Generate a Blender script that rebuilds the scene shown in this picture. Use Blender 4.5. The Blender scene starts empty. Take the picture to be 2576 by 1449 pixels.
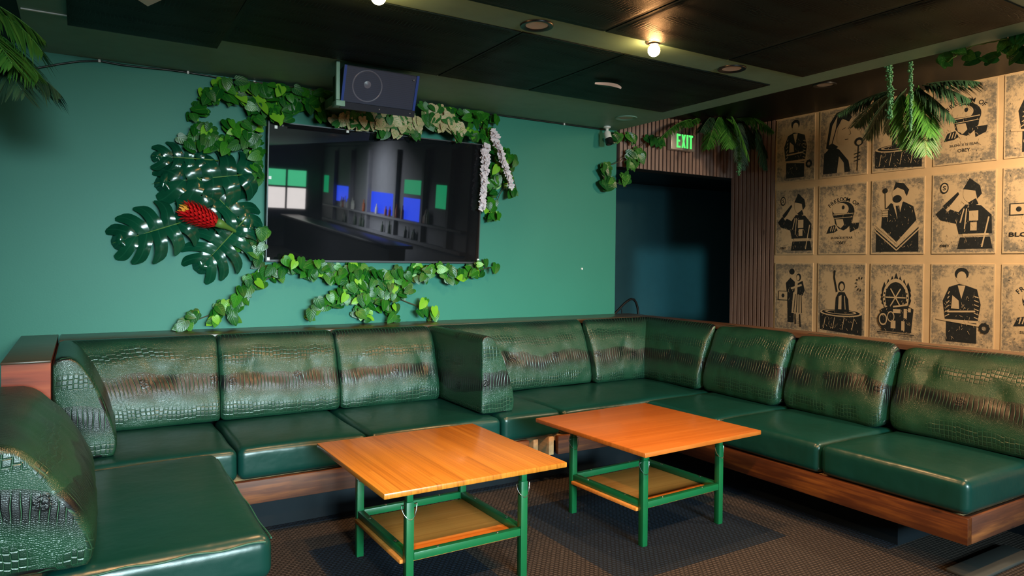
import bpy, bmesh, math, random
from mathutils import Vector, Matrix, noise as mnoise
random.seed(7)
R = random.random
def U(a, b): return a + (b - a) * R()
PI = math.pi
sc = bpy.context.scene
col = sc.collection

# ------------------------------------------------------------------ camera (fitted)
CF, CYAW, CPIT, CROL, CCY, CH = 1770.599, 0.549898, 0.0107159, 0.0102181, 680.616, 1.4
_c, _s = math.cos(CYAW), math.sin(CYAW)
F_ = Vector((_s*math.cos(CPIT), _c*math.cos(CPIT), -math.sin(CPIT)))
R0 = Vector((_c, -_s, 0)); U0 = R0.cross(F_)
R_ = math.cos(CROL)*R0 + math.sin(CROL)*U0
U_ = -math.sin(CROL)*R0 + math.cos(CROL)*U0
CAM = Vector((0, 0, CH))
cd = bpy.data.cameras.new('camera'); cam = bpy.data.objects.new('camera', cd); col.objects.link(cam)
cd.sensor_width = 36; cd.lens = CF/2576*36
cd.shift_y = -(724.5-CCY)/2576
cd.clip_start = .02; cd.clip_end = 100
M = Matrix((( R_.x, U_.x, -F_.x, CAM.x), (R_.y, U_.y, -F_.y, CAM.y), (R_.z, U_.z, -F_.z, CAM.z), (0, 0, 0, 1)))
cam.matrix_world = M
sc.camera = cam
def W(px, py, ax, val):
    """world point on the real plane ax=val that is seen at photo position px,py (used to measure wall-mounted things)"""
    d = F_ + R_*((px-1288)/CF) - U_*((py-CCY)/CF)
    i = 'xyz'.index(ax)
    return CAM + d*((val-CAM[i])/d[i])

# ------------------------------------------------------------------ materials
class NT:
    def __init__(s, name):
        s.m = bpy.data.materials.new(name); s.m.use_nodes = True
        s.t = s.m.node_tree; s.b = s.t.nodes['Principled BSDF']; s.out = s.t.nodes['Material Output']
    def n(s, typ, ins=None, **kw):
        nd = s.t.nodes.new('ShaderNode'+typ)
        for k, v in kw.items(): setattr(nd, k, v)
        for k, v in (ins or {}).items(): s.set(nd.inputs[k], v)
        return nd
    def set(s, sock, v):
        if isinstance(v, bpy.types.NodeSocket): s.t.links.new(v, sock)
        else:
            if isinstance(v, (tuple, list)) and len(v) == 3 and sock.type == 'RGBA': v = (*v, 1)
            sock.default_value = v
    def B(s, **kw):
        for k, v in kw.items(): s.set(s.b.inputs[k.replace('_', ' ')], v)
    def math(s, op, a, b=0.0, c=0.0, clamp=False):
        nd = s.n('Math', operation=op, use_clamp=clamp)
        for i, v in enumerate((a, b, c)): s.set(nd.inputs[i], v)
        return nd.outputs[0]
    def mix(s, fac, a, b, bt='MIX'):
        nd = s.n('Mix', data_type='RGBA', blend_type=bt)
        s.set(nd.inputs[0], fac); s.set(nd.inputs[6], a); s.set(nd.inputs[7], b)
        return nd.outputs[2]
    def ramp(s, fac, stops, interp='LINEAR'):
        nd = s.n('ValToRGB'); cr = nd.color_ramp; cr.interpolation = interp
        while len(cr.elements) < len(stops): cr.elements.new(.5)
        for e, (p, c) in zip(cr.elements, stops): e.position = p; e.color = (*c, 1) if len(c) == 3 else c
        s.set(nd.inputs[0], fac); return nd.outputs[0]
    def mr(s, v, a, b, c=0., d=1., smooth=True):
        nd = s.n('MapRange', interpolation_type='SMOOTHSTEP' if smooth else 'LINEAR')
        for i, x in enumerate((v, a, b, c, d)): s.set(nd.inputs[i], x)
        return nd.outputs[0]
    def coord(s, which='Object'): return s.n('TexCoord').outputs[which]
    def mapping(s, vec, scale=(1, 1, 1), loc=(0, 0, 0), rot=(0, 0, 0)):
        nd = s.n('Mapping'); s.set(nd.inputs['Vector'], vec)
        nd.inputs['Scale'].default_value = scale; nd.inputs['Location'].default_value = loc; nd.inputs['Rotation'].default_value = rot
        return nd.outputs[0]
    def noise(s, vec, scale, detail=3, rough=.5, out='Fac', dist=0):
        nd = s.n('TexNoise', {'Vector': vec, 'Scale': scale, 'Detail': detail, 'Roughness': rough, 'Distortion': dist})
        return nd.outputs[out]
    def bump(s, h, strength=.3, dist=.01, normal=None):
        nd = s.n('Bump', {'Height': h, 'Strength': strength, 'Distance': dist})
        if normal is not None: s.set(nd.inputs['Normal'], normal)
        return nd.outputs[0]
def plain(name, c, rough=.5, metal=0., spec=.5, bump=None, emit=None, es=0.):
    t = NT(name); t.B(Base_Color=c, Roughness=rough, Metallic=metal); t.b.inputs['Specular IOR Level'].default_value = spec
    v = t.coord()
    t.set(t.b.inputs['Base Color'], t.mix(t.noise(v, 9, 3), tuple(x*.85 for x in c), tuple(min(1, x*1.15) for x in c)))
    if bump: t.B(Normal=t.bump(t.noise(v, bump[0], 4), bump[1], bump[2]))
    if emit: t.B(Emission_Color=emit, Emission_Strength=es)
    return t.m

def croc(name, green, dark, vein, rough=.34, ceil=False):
    t = NT(name); uv = t.n('UVMap').outputs[0]
    rnd = t.n('ObjectInfo').outputs['Random']
    off = t.n('CombineXYZ', {0: t.math('MULTIPLY', rnd, 3.7), 1: t.math('MULTIPLY', rnd, .0)}).outputs[0]
    vec = t.n('VectorMath', operation='ADD'); t.set(vec.inputs[0], uv); t.set(vec.inputs[1], off); vec = vec.outputs[0]
    wn = t.n('TexNoise', {'Vector': vec, 'Scale': 5., 'Detail': 2.}).outputs['Color']
    wv = t.n('VectorMath', operation='MULTIPLY_ADD'); t.set(wv.inputs[0], wn); wv.inputs[1].default_value = (.035, .035, 0); t.set(wv.inputs[2], vec); vec = wv.outputs[0]
    sx = t.n('SeparateXYZ'); t.set(sx.inputs[0], vec); u, v = sx.outputs[0], sx.outputs[1]
    ln = t.noise(vec, 3.2, 2)
    # rows of long ridged scales and rows of square scales alternate with fine pebbled leather, as the hide print repeats
    vw = t.math('ADD', v, t.math('MULTIPLY', t.math('SUBTRACT', ln, .5), .16))
    fr = t.math('FRACT', t.math('MULTIPLY', vw, 1/.335))
    pat = t.noise(vec, 3.6, 1)
    bandA = t.math('MULTIPLY', t.mr(t.math('ABSOLUTE', t.math('SUBTRACT', fr, .84)), .0, .20, 1, 0), t.mr(pat, .24, .46))
    bandB = t.math('MULTIPLY', t.mr(t.math('ABSOLUTE', t.math('SUBTRACT', fr, .34)), .04, .19, 1, 0), t.mr(t.noise(t.mapping(vec, (1, 1, 1), (7, 3, 0)), 4.1, 1), .32, .5))
    wob = t.noise(t.mapping(vec, (9, 4, 1)), 1., 2)
    up = t.math('ADD', t.math('MULTIPLY', u, 1/.0215), t.math('MULTIPLY', wob, 1.7))
    gu = t.math('ABSOLUTE', t.math('SINE', t.math('MULTIPLY', up, PI)))
    col_ = t.n('TexWhiteNoise', {'W': t.math('FLOOR', up)}, noise_dimensions='1D').outputs['Value']
    vp = t.math('ADD', t.math('MULTIPLY', v, 1/.024), t.math('ADD', t.math('MULTIPLY', col_, .45), t.math('MULTIPLY', wob, .8)))
    gv = t.math('ABSOLUTE', t.math('SINE', t.math('MULTIPLY', vp, PI)))
    rid = t.math('MULTIPLY', gu, .5); sqr = t.math('MULTIPLY', t.math('MINIMUM', gu, gv), .5)
    peb = t.n('TexVoronoi', {'Vector': t.mapping(vec, (165, 175, 1)), 'Scale': 1., 'Randomness': .9}, voronoi_dimensions='2D', feature='DISTANCE_TO_EDGE').outputs['Distance']
    ridh = t.mr(rid, .0, .30); sqrh = t.mr(sqr, .0, .26); pebh = t.mr(peb, .0, .3)
    h = t.math('ADD', t.math('ADD', t.math('MULTIPLY', ridh, bandA), t.math('MULTIPLY', sqrh, t.math('MULTIPLY', bandB, .9))), t.math('MULTIPLY', pebh, t.math('MULTIPLY_ADD', t.math('MAXIMUM', bandA, bandB), -.22, .27)))
    horn = t.n('TexVoronoi', {'Vector': t.mapping(vec, (2.7, 1/.335, 1), (.2, .16, 0)), 'Scale': 1., 'Randomness': .12}, voronoi_dimensions='2D').outputs['Distance']
    hm = t.mr(horn, .055, .085, 1., 0.)
    h = t.math('ADD', h, t.math('MULTIPLY', hm, t.math('MULTIPLY', t.mr(t.noise(vec, 80, 2), .35, .65), .9)))
    c = t.mix(t.noise(vec, 2.2, 2), green, tuple(x*.7 for x in green))
    c = t.mix(t.math('MULTIPLY', t.mr(peb, .0, .16, 1, 0), .35), c, vein)
    c = t.mix(t.math('MULTIPLY', t.mr(t.math('ABSOLUTE', t.math('SUBTRACT', fr, .84)), .02, .36, 1, 0), t.mr(pat, .22, .62, .35, .97)), c, dark)
    c = t.mix(t.math('MULTIPLY', bandA, .95), c, t.mix(t.mr(rid, .0, .13), tuple(x*1.5 for x in vein), dark))
    c = t.mix(t.math('MULTIPLY', bandB, .75), c, t.mix(t.mr(sqr, .0, .12), vein, t.mix(.35, dark, green)))
    c = t.mix(t.math('MULTIPLY', hm, .8), c, dark)
    t.B(Base_Color=c, Roughness=t.math('MULTIPLY_ADD', ln, .12, rough-.06))
    t.b.inputs['Specular IOR Level'].default_value = .12 if ceil else .55
    t.B(Normal=t.bump(h, .5, .004))
    return t.m

def leather(name, c):
    t = NT(name); v = t.coord()
    n1 = t.noise(v, 3.5, 3); n2 = t.noise(v, 420, 2)
    t.B(Base_Color=t.mix(n1, tuple(x*.8 for x in c), tuple(x*1.2 for x in c)), Roughness=t.math('MULTIPLY_ADD', n1, .12, .25))
    t.b.inputs['Specular IOR Level'].default_value = .5
    b1 = t.bump(t.noise(v, 7, 3), .25, .02)
    t.B(Normal=t.bump(n2, .12, .001, b1)); return t.m

def wood(name, cols, axis='x', rough=.4, gscale=1., blotch=.5, bumps=.2):
    t = NT(name); v = t.coord()
    st = {'x': (1.2, 26, 26), 'y': (26, 1.2, 26), 'z': (26, 26, 1.2)}[axis]
    g = t.noise(t.mapping(v, tuple(a*gscale for a in st)), 1.5, 6, .62, dist=.7)
    b = t.noise(t.mapping(v, tuple(min(a, 6) for a in st)), 2.1, 3, .55)
    f = t.math('MULTIPLY_ADD', b, blotch, t.math('MULTIPLY', g, 1-blotch))
    c = t.ramp(f, [(.30, cols[0]), (.5, cols[1]), (.68, cols[2])])
    kn = t.n('TexVoronoi', {'Vector': t.mapping(v, tuple(3.2 if a < 5 else 9 for a in st)), 'Scale': 1., 'Randomness': 1.}).outputs['Distance']
    c = t.mix(t.math('MULTIPLY', t.mr(kn, .05, .13, 1, 0), .75), c, tuple(x*.4 for x in cols[0]))
    t.B(Base_Color=c, Roughness=rough, Normal=t.bump(g, bumps, .003)); return t.m

def bamboo(name, axis, a, b, d, rough=.3, coat=.15):
    t = NT(name); v = t.coord()
    sx = t.n('SeparateXYZ'); t.set(sx.inputs[0], v)
    across, along = (sx.outputs[0], sx.outputs[1]) if axis == 'y' else (sx.outputs[1], sx.outputs[0])
    strip = t.math('FLOOR', t.math('MULTIPLY', across, 46))
    wn = t.n('TexWhiteNoise', {'W': strip}, noise_dimensions='1D').outputs['Value']
    seg = t.math('FLOOR', t.math('MULTIPLY_ADD', along, .5, t.math('MULTIPLY', wn, 9)))
    wn2 = t.n('TexWhiteNoise', {'W': t.math('ADD', t.math('MULTIPLY', strip, 7.13), seg)}, noise_dimensions='1D').outputs['Value']
    st = (130, 1.1, 20) if axis == 'y' else (1.1, 130, 20)
    g = t.noise(t.mapping(v, st), 1., 4, .6)
    f = t.math('ADD', t.math('MULTIPLY', wn2, .22), t.math('MULTIPLY', g, .78))
    c = t.ramp(f, [(.22, a), (.5, b), (.8, d)])
    ln = t.mr(t.math('FRACT', t.math('MULTIPLY', across, 46)), .0, .07, 1, 0)
    dk = t.math('MULTIPLY', t.math('MULTIPLY', ln, t.math('GREATER_THAN', wn, .62)), .6)
    c = t.mix(dk, c, tuple(x*.35 for x in a))
    t.B(Base_Color=c, Roughness=rough); t.b.inputs['Specular IOR Level'].default_value = .4 if coat else .15
    t.b.inputs['Coat Weight'].default_value = coat; t.b.inputs['Coat Roughness'].default_value = .15
    t.B(Normal=t.bump(g, .06, .002)); return t.m

def carpet(name, c1, c2, gap):
    t = NT(name); v = t.coord()
    wv = t.n('VectorMath', operation='MULTIPLY_ADD'); t.set(wv.inputs[0], t.n('TexNoise', {'Vector': v, 'Scale': 18.}).outputs['Color']); wv.inputs[1].default_value = (.006, .006, 0); t.set(wv.inputs[2], v)
    br = t.n('TexBrick', {'Vector': wv.outputs[0], 'Color1': (*c1, 1), 'Color2': (*c2, 1), 'Mortar': (*gap, 1), 'Scale': 1., 'Mortar Size': .0045, 'Mortar Smooth': .5, 'Brick Width': .026, 'Row Height': .0165})
    n = t.noise(v, 2.4, 3)
    c = t.mix(t.math('MULTIPLY', n, .5), br.outputs['Color'], tuple(x*.55 for x in c1))
    fl = t.mr(t.noise(v, 55, 2), .74, .78)
    c = t.mix(t.math('MULTIPLY', fl, .35), c, (.3, .25, .2))
    t.B(Base_Color=c, Roughness=.85); t.b.inputs['Specular IOR Level'].default_value = .25
    t.B(Normal=t.bump(t.math('SUBTRACT', 1., br.outputs['Fac']), .8, .006)); return t.m

def leafmat(name, c_lo, c_hi, vein, var=.25, rough=.3, vary=.5, pw=2.2, young=None, ythr=.86):
    t = NT(name)
    sx = t.n('SeparateXYZ'); t.set(sx.inputs[0], t.n('UVMap').outputs[0]); u, v = sx.outputs[0], sx.outputs[1]
    rnd = t.n('NewGeometry').outputs['Random Per Island']
    au = t.math('ABSOLUTE', u)
    c = t.mix(t.math('POWER', rnd, pw), c_lo, c_hi)
    if young: c = t.mix(t.mr(rnd, ythr, ythr+.04), c, young)
    st = t.noise(t.n('CombineXYZ', {0: t.math('MULTIPLY', au, 3.), 1: t.math('SUBTRACT', t.math('MULTIPLY', v, 9.), t.math('MULTIPLY', au, 4.)), 2: t.math('MULTIPLY', rnd, 40.)}).outputs[0], 1.1, 3)
    c = t.mix(t.math('MULTIPLY', t.mr(st, .52, .66), t.math('MULTIPLY', t.mr(rnd, 1-var*2, 1-var*.4), vary*1.6), clamp=True), c, vein)
    c = t.mix(t.mr(au, .0, .06, .55, 0), c, vein)
    t.B(Base_Color=c, Roughness=rough); t.b.inputs['Specular IOR Level'].default_value = .6 if rough < .2 else .32
    rib = t.math('SINE', t.math('SUBTRACT', t.math('MULTIPLY', v, 34.), t.math('MULTIPLY', au, 14.)))
    t.B(Normal=t.bump(rib, .10, .002)); return t.m

def emis(name, c, s):
    t = NT(name); v = t.coord()
    t.B(Base_Color=tuple(x*.2 for x in c), Emission_Color=t.mix(t.math('MULTIPLY', t.noise(v, 5, 2), .25), c, tuple(x*.6 for x in c)), Emission_Strength=s, Roughness=.5)
    return t.m

MT = {}
MT['croc'] = croc('croc_leather', (.007, .052, .028), (.003, .0045, .006), (.026, .100, .052), .33)
MT['croc_ceiling'] = croc('croc_fabric_dark', (.006, .013, .011), (.003, .005, .005), (.02, .05, .045), .5, True)
MT['seat'] = leather('seat_leather', (.0025, .034, .028))
MT['piping'] = leather('seam_leather', (.02, .095, .07))
t = NT('teal_paint'); v = t.coord()
t.B(Base_Color=t.mix(t.noise(v, 1.3, 4), (.023, .172, .124), (.033, .208, .150)), Roughness=.5, Normal=t.bump(t.noise(v, 120, 3), .12, .002)); t.b.inputs['Specular IOR Level'].default_value = .3
MT['teal'] = t.m
MT['hall'] = plain('dark_blue_paint', (.010, .055, .07), .55)
MT['strip'] = plain('sage_ceiling_paint', (.16, .31, .235), .55, bump=(40, .1, .003))
MT['blackpaint'] = plain('black_ceiling_paint', (.003, .0045, .006), .45, 0., .25)
MT['tan'] = plain('tan_wall_paint', (.60, .42, .24), .7, bump=(18, .15, .004))
MT['cap'] = wood('ledge_wood', [(.035, .022, .012), (.055, .036, .02), (.085, .05, .028)], 'x', .32)
MT['capy'] = wood('ledge_wood_side', [(.05, .022, .012), (.085, .042, .022), (.12, .062, .035)], 'y', .35)
MT['fascia'] = wood('stained_pine', [(.024, .006, .003), (.075, .021, .007), (.22, .075, .018)], 'x', .6)
MT['fasciay'] = wood('stained_pine_side', [(.024, .006, .0025), (.066, .018, .005), (.18, .058, .010)], 'y', .38)
MT['redwood'] = wood('red_stained_board', [(.10, .016, .007), (.26, .046, .018), (.38, .09, .032)], 'x', .62)
MT['lumber'] = wood('bare_lumber', [(.35, .2, .09), (.5, .32, .16), (.62, .42, .22)], 'y', .6)
MT['plinth'] = plain('black_plinth', (.004, .008, .012), .7, 0., .2)
MT['slat'] = wood('walnut_slat', [(.17, .105, .085), (.24, .155, .13), (.31, .21, .175)], 'z', .5, 1., .3, .05)
MT['slatgap'] = plain('black_felt', (.006, .005, .005), .9)
MT['bam1'] = bamboo('bamboo_top_long', 'y', (.25, .085, .009), (.41, .155, .017), (.53, .23, .032))
MT['bam2'] = bamboo('bamboo_top_cross', 'x', (.28, .072, .009), (.37, .106, .015), (.45, .145, .025))
MT['bam3'] = bamboo('bamboo_shelf', 'x', (.50, .17, .03), (.62, .24, .045), (.72, .31, .075), .65, 0.)
MT['steel'] = plain('green_powder_steel', (.004, .105, .034), .36)
MT['chrome'] = plain('bright_wire', (.75, .75, .75), .2, 1.)
MT['brown'] = carpet('brown_carpet', (.074, .060, .053), (.052, .042, .038), (.004, .0035, .0035))
MT['navy'] = carpet('navy_carpet', (.008, .020, .042), (.011, .023, .044), (.001, .002, .004))
MT['rubber'] = plain('grey_rubber', (.035, .042, .042), .6)
MT['black'] = plain('black_plastic', (.008, .008, .009), .35)
MT['tvback'] = plain('tv_case', (.012, .012, .013), .4)
t = NT('tv_glass'); v = t.coord()
t.B(Base_Color=t.mix(t.noise(v, 1.5, 2), (.004, .005, .006), (.006, .007, .009)), Roughness=.02); t.b.inputs['IOR'].default_value = 1.7; t.b.inputs['Specular IOR Level'].default_value = .9
MT['glass'] = t.m
MT['bezel'] = plain('brushed_bezel', (.05, .055, .06), .4, .5)
MT['white'] = plain('white_plastic', (.75, .75, .72), .4)
MT['offwhite'] = plain('lamp_lens', (.62, .52, .48), .45)
MT['spk'] = plain('speaker_cabinet', (.006, .008, .016), .5, 0., .3)
MT['blue'] = plain('blue_edge_trim', (.012, .04, .22), .35)
t = NT('speaker_grille'); v = t.coord()
d = t.n('TexVoronoi', {'Vector': v, 'Scale': 260., 'Randomness': 0.}).outputs['Distance']
t.B(Base_Color=t.mix(t.mr(d, .2, .45), (.004, .006, .014), (.016, .021, .048)), Roughness=.45, Metallic=.1); MT['grille'] = t.m
MT['cone'] = plain('driver_cone', (.10, .11, .15), .35)
MT['alu'] = plain('brushed_aluminium', (.55, .53, .5), .35, .7)
MT['exit'] = emis('exit_letters', (.10, 1., .16), 1.3)
MT['pothos'] = leafmat('pothos_leaf', (.005, .075, .008), (.035, .21, .010), (.12, .32, .03), .2, .33, .12, 2.2, (.15, .38, .02), .89)
MT['dpothos'] = leafmat('dark_ivy_leaf', (.007, .065, .014), (.04, .17, .02), (.15, .3, .07), .2)
MT['caladium'] = leafmat('cream_caladium_leaf', (.008, .085, .012), (.05, .2, .03), (.10, .26, .05), .5, .42, .8, 1.2, (.46, .37, .21), .42)
MT['monstera'] = leafmat('monstera_leaf', (.003, .050, .024), (.005, .070, .033), (.012, .10, .05), .1, .17, .1)
MT['palm'] = leafmat('palm_leaf', (.03, .14, .02), (.09, .27, .04), (.10, .3, .06), .2, .4, .2)
MT['dpalm'] = leafmat('dark_palm_leaf', (.02, .055, .03), (.04, .11, .05), (.08, .16, .08), .2, .45, .2)
MT['pearl'] = plain('pearl_leaf', (.07, .24, .10), .4)
MT['petalw'] = plain('white_petal', (.72, .62, .66), .5)
MT['petalr'] = leafmat('red_bract', (.62, .006, .012), (.80, .02, .02), (.9, .2, .05), .1, .45, .1)
MT['petaly'] = plain('yellow_bract', (.8, .33, .03), .45)
MT['berry'] = plain('red_berry', (.45, .03, .04), .4)
MT['stem'] = plain('green_stem', (.09, .19, .03), .5)
MT['vine'] = plain('brown_vine', (.06, .045, .02), .7)
MT['bulb'] = emis('glowing_bulb', (1., .46, .16), 170.)
MT['cable'] = plain('black_cable', (.012, .02, .02), .35)

# ------------------------------------------------------------------ mesh builder
class MB:
    def __init__(s): s.v, s.f, s.uv, s.mi = [], [], [], []
    def add(s, V, Fs, uv=None, mi=0):
        o = len(s.v); s.v += [tuple(p) for p in V]
        for k, f in enumerate(Fs):
            s.f.append([i+o for i in f]); s.mi.append(mi if isinstance(mi, int) else mi[k])
            s.uv.append([tuple(uv[i]) for i in f] if uv else None)
    def box(s, x0, x1, y0, y1, z0, z1, mi=0, b=0.):
        if b <= 0:
            V = [(x, y, z) for z in (z0, z1) for y in (y0, y1) for x in (x0, x1)]
            s.add(V, [(0, 2, 3, 1), (4, 5, 7, 6), (0, 1, 5, 4), (2, 6, 7, 3), (0, 4, 6, 2), (1, 3, 7, 5)], None, mi)
        else:
            bm = bmesh.new(); bmesh.ops.create_cube(bm, size=1)
            for p in bm.verts: p.co = Vector(((x0+x1)/2+p.co.x*(x1-x0), (y0+y1)/2+p.co.y*(y1-y0), (z0+z1)/2+p.co.z*(z1-z0)))
            bmesh.ops.bevel(bm, geom=list(bm.edges), offset=b, segments=2, affect='EDGES', profile=.5)
            bm.verts.index_update(); s.add([p.co for p in bm.verts], [[q.index for q in f.verts] for f in bm.faces], None, mi); bm.free()
    def tube(s, P, r, n=8, mi=0, cap=True):
        P = [Vector(p) for p in P]; V = []; Fs = []
        rr = r if isinstance(r, (list, tuple)) else [r]*len(P)
        up = Vector((0, 0, 1))
        for i, p in enumerate(P):
            t_ = (P[min(i+1, len(P)-1)]-P[max(i-1, 0)]).normalized()
            a = t_.cross(up)
            if a.length < .05: a = t_.cross(Vector((1, 0, 0)))
            a.normalize(); b_ = t_.cross(a)
            for k in range(n):
                an = 2*PI*k/n; V.append(p+a*math.cos(an)*rr[i]+b_*math.sin(an)*rr[i])
        for i in range(len(P)-1):
            for k in range(n): Fs.append((i*n+k, i*n+(k+1) % n, (i+1)*n+(k+1) % n, (i+1)*n+k))
        if cap: Fs += [tuple(range(n))[::-1], tuple((len(P)-1)*n+k for k in range(n))]
        s.add(V, Fs, None, mi)
    def lathe(s, prof, c, axis=(0, 0, 1), n=24, mi=0):
        ax = Vector(axis).normalized(); a = ax.orthogonal().normalized(); b_ = ax.cross(a); c = Vector(c)
        V = []; Fs = []
        for r, h in prof:
            for k in range(n):
                an = 2*PI*k/n; V.append(c+ax*h+(a*math.cos(an)+b_*math.sin(an))*r)
        for i in range(len(prof)-1):
            for k in range(n): Fs.append((i*n+k, i*n+(k+1) % n, (i+1)*n+(k+1) % n, (i+1)*n+k))
        s.add(V, Fs, None, mi)
    def sphere(s, c, r, n=8, m=5, mi=0):
        c = Vector(c); V = [c+Vector((0, 0, r))]; Fs = []
        for i in range(1, m):
            for k in range(n):
                a, b_ = PI*i/m, 2*PI*k/n; V.append(c+Vector((math.sin(a)*math.cos(b_), math.sin(a)*math.sin(b_), math.cos(a)))*r)
        V.append(c-Vector((0, 0, r)))
        for k in range(n):
            Fs.append((0, 1+k, 1+(k+1) % n)); Fs.append((len(V)-1, 1+(m-2)*n+(k+1) % n, 1+(m-2)*n+k))
        for i in range(m-2):
            for k in range(n): Fs.append((1+i*n+k, 1+(i+1)*n+k, 1+(i+1)*n+(k+1) % n, 1+i*n+(k+1) % n))
        s.add(V, Fs, None, mi)
    def build(s, name, mats, parent=None, loc=None, angle=40, weld=False, fix=False):
        if not isinstance(mats, (list, tuple)): mats = [mats]
        if parent is not None:
            o0 = Vector((0, 0, 0)); q = parent
            while q is not None: o0 += q.location; q = q.parent
        elif loc is not None: o0 = Vector(loc)
        else:
            xs, ys, zs = zip(*s.v); o0 = Vector(((min(xs)+max(xs))/2, (min(ys)+max(ys))/2, min(zs)))
        me = bpy.data.meshes.new(name)
        me.from_pydata([(a-o0.x, b-o0.y, c-o0.z) for a, b, c in s.v], [], s.f)
        for m in mats: me.materials.append(m if not isinstance(m, str) else MT[m])
        me.polygons.foreach_set('material_index', s.mi)
        if any(u for u in s.uv):
            lay = me.uv_layers.new(name='UVMap'); k = 0
            for f, u in zip(s.f, s.uv):
                for i in range(len(f)): lay.data[k+i].uv = u[i] if u else (0, 0)
                k += len(f)
        me.validate()
        if weld or fix:
            bm = bmesh.new(); bm.from_mesh(me)
            if weld: bmesh.ops.remove_doubles(bm, verts=bm.verts, dist=1e-5)
            bmesh.ops.recalc_face_normals(bm, faces=bm.faces); bm.to_mesh(me); bm.free()
        if angle:
            me.polygons.foreach_set('use_smooth', [True]*len(me.polygons)); me.set_sharp_from_angle(angle=math.radians(angle))
        o = bpy.data.objects.new(name, me); col.objects.link(o)
        if parent is not None: o.parent = parent
        else: o.location = o0
        return o
def tag(o, label, cat, group=None, kind=None):
    o['label'] = label; o['category'] = cat
    if group: o['group'] = group
    if kind: o['kind'] = kind
    return o
def empty(name, loc, label, cat, group=None):
    o = bpy.data.objects.new(name, None); o.empty_display_size = .1; col.objects.link(o); o.location = loc
    return tag(o, label, cat, group)
def struct(o): o['kind'] = 'structure'; return o
def sbox(name, m, *a, b=0.):
    q = MB(); q.box(*a, b=b); return struct(q.build(name, m, angle=30))

# ------------------------------------------------------------------ setting
Yw, Zc, Zl = 4.95, 2.605, .95
# floor: brown woven carpet tiles with two navy fields
xs = [-4., .94, 1.60, 2.045, 3.13, 5.8]; ys = [-11.2, 2.30, 2.345, 3.38, 3.395, 6.6]
q = MB()
for i in range(5):
    for j in range(5):
        nv = (i == 1 and 1 <= j <= 3) or (i == 3 and 2 <= j <= 2)
        q.add([(xs[i], ys[j], 0), (xs[i+1], ys[j], 0), (xs[i+1], ys[j+1], 0), (xs[i], ys[j+1], 0)], [(0, 1, 2, 3)], None, 1 if nv else 0)
struct(q.build('floor', ['brown', 'navy'], angle=0))
q = MB(); q.box(.60, 3.44, 3.745, 3.80, 0, .004); q.box(3.42, 3.50, 1.98, 3.75, 0, .004)
struct(q.build('trim_1', 'navy', angle=0))
q = MB(); q.box(-4, 4.13, Yw, Yw+.16, 0, Zc+.3)
struct(q.build('wall_back', 'teal', angle=0))
# slatted wall over the doorway and beside it, doorway corner at (5.65, 4.95)
XP = 5.65
q = MB(); q.box(4.13, XP+.2, Yw+.02, Yw+.16, 2.285, 2.79)
x = 4.165
while x < XP-.012:
    q.box(x, x+.034, Yw-.004, Yw+.02, 2.285, 2.79, 1); x += .0486
struct(q.build('wall_doorway', ['slatgap', 'slat'], angle=0))
q = MB(); q.box(XP+.024, XP+.2, 4.43, Yw+.02, 0, 2.79)
y = 4.44
while y < Yw-.01:
    q.box(XP, XP+.024, y, y+.033, 0, 2.79, 1); y += .0486
struct(q.build('wall_slatted', ['slatgap', 'slat'], angle=0))
sbox('wall_right', 'tan', XP+.004, XP+.2, -.6, 4.43, 0, 2.79)
sbox('wall_hall', 'hall', 3.2, 7.5, 6.4, 6.5, 0, 2.95)
sbox('wall_hallside', 'hall', 7.4, 7.5, Yw+.17, 6.4, 0, 2.95)
sbox('wall_halfar', 'hall', 3.9, 4.0, Yw+.17, 6.4, 0, 2.95)
q = MB(); q.box(3.9, 7.5, Yw+.17, 6.4, 2.36, 2.42)
struct(q.build('ceiling_hall', 'blackpaint', angle=0))
# main ceiling slab with painted strips, dark corridor ceiling
sbox('ceiling', 'strip', -.26, 4.12, -11.2, Yw, Zc, Zc+.1)
sbox('ceiling_corridor', 'blackpaint', 4.12, XP+.2, -11.2, Yw+.16, 2.79, 2.85)
sbox('ceiling_side', 'blackpaint', -4, -.262, -11.2, Yw, Zc+.03, Zc+.1)
q = MB(); q.box(-.25, .64, 4.138, 4.15, Zc-.006, Zc-.0005); struct(q.build('trim_2', 'white', angle=0))
# half walls with ledge caps
q = MB(); q.box(-.10, 4.06, 4.66, Yw-.002, 0, Zl-.035); struct(q.build('wall_benchback', 'plinth', angle=0))
q = MB(); q.box(4.215, 4.29, 1.46, 4.66, 0, Zl-.035); struct(q.build('wall_benchright', 'plinth', angle=0))
q = MB(); q.box(-.10, 4.30, 4.59, Yw-.001, Zl-.034, Zl, b=.004); struct(q.build('trim_3', 'cap', angle=30))
q = MB(); q.box(4.11, 4.30, 1.44, 4.588, Zl-.034, Zl, b=.004); struct(q.build('trim_4', 'capy', angle=30))
q = MB(); q.box(-.29, -.112, 3.72, Yw-.001, 0, Zl-.012); struct(q.build('wall_benchleft', 'redwood', angle=0))
q = MB(); q.box(-.292, -.110, 3.705, Yw-.001, Zl-.011, Zl, b=.003); struct(q.build('trim_5', 'cap', angle=30))

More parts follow.
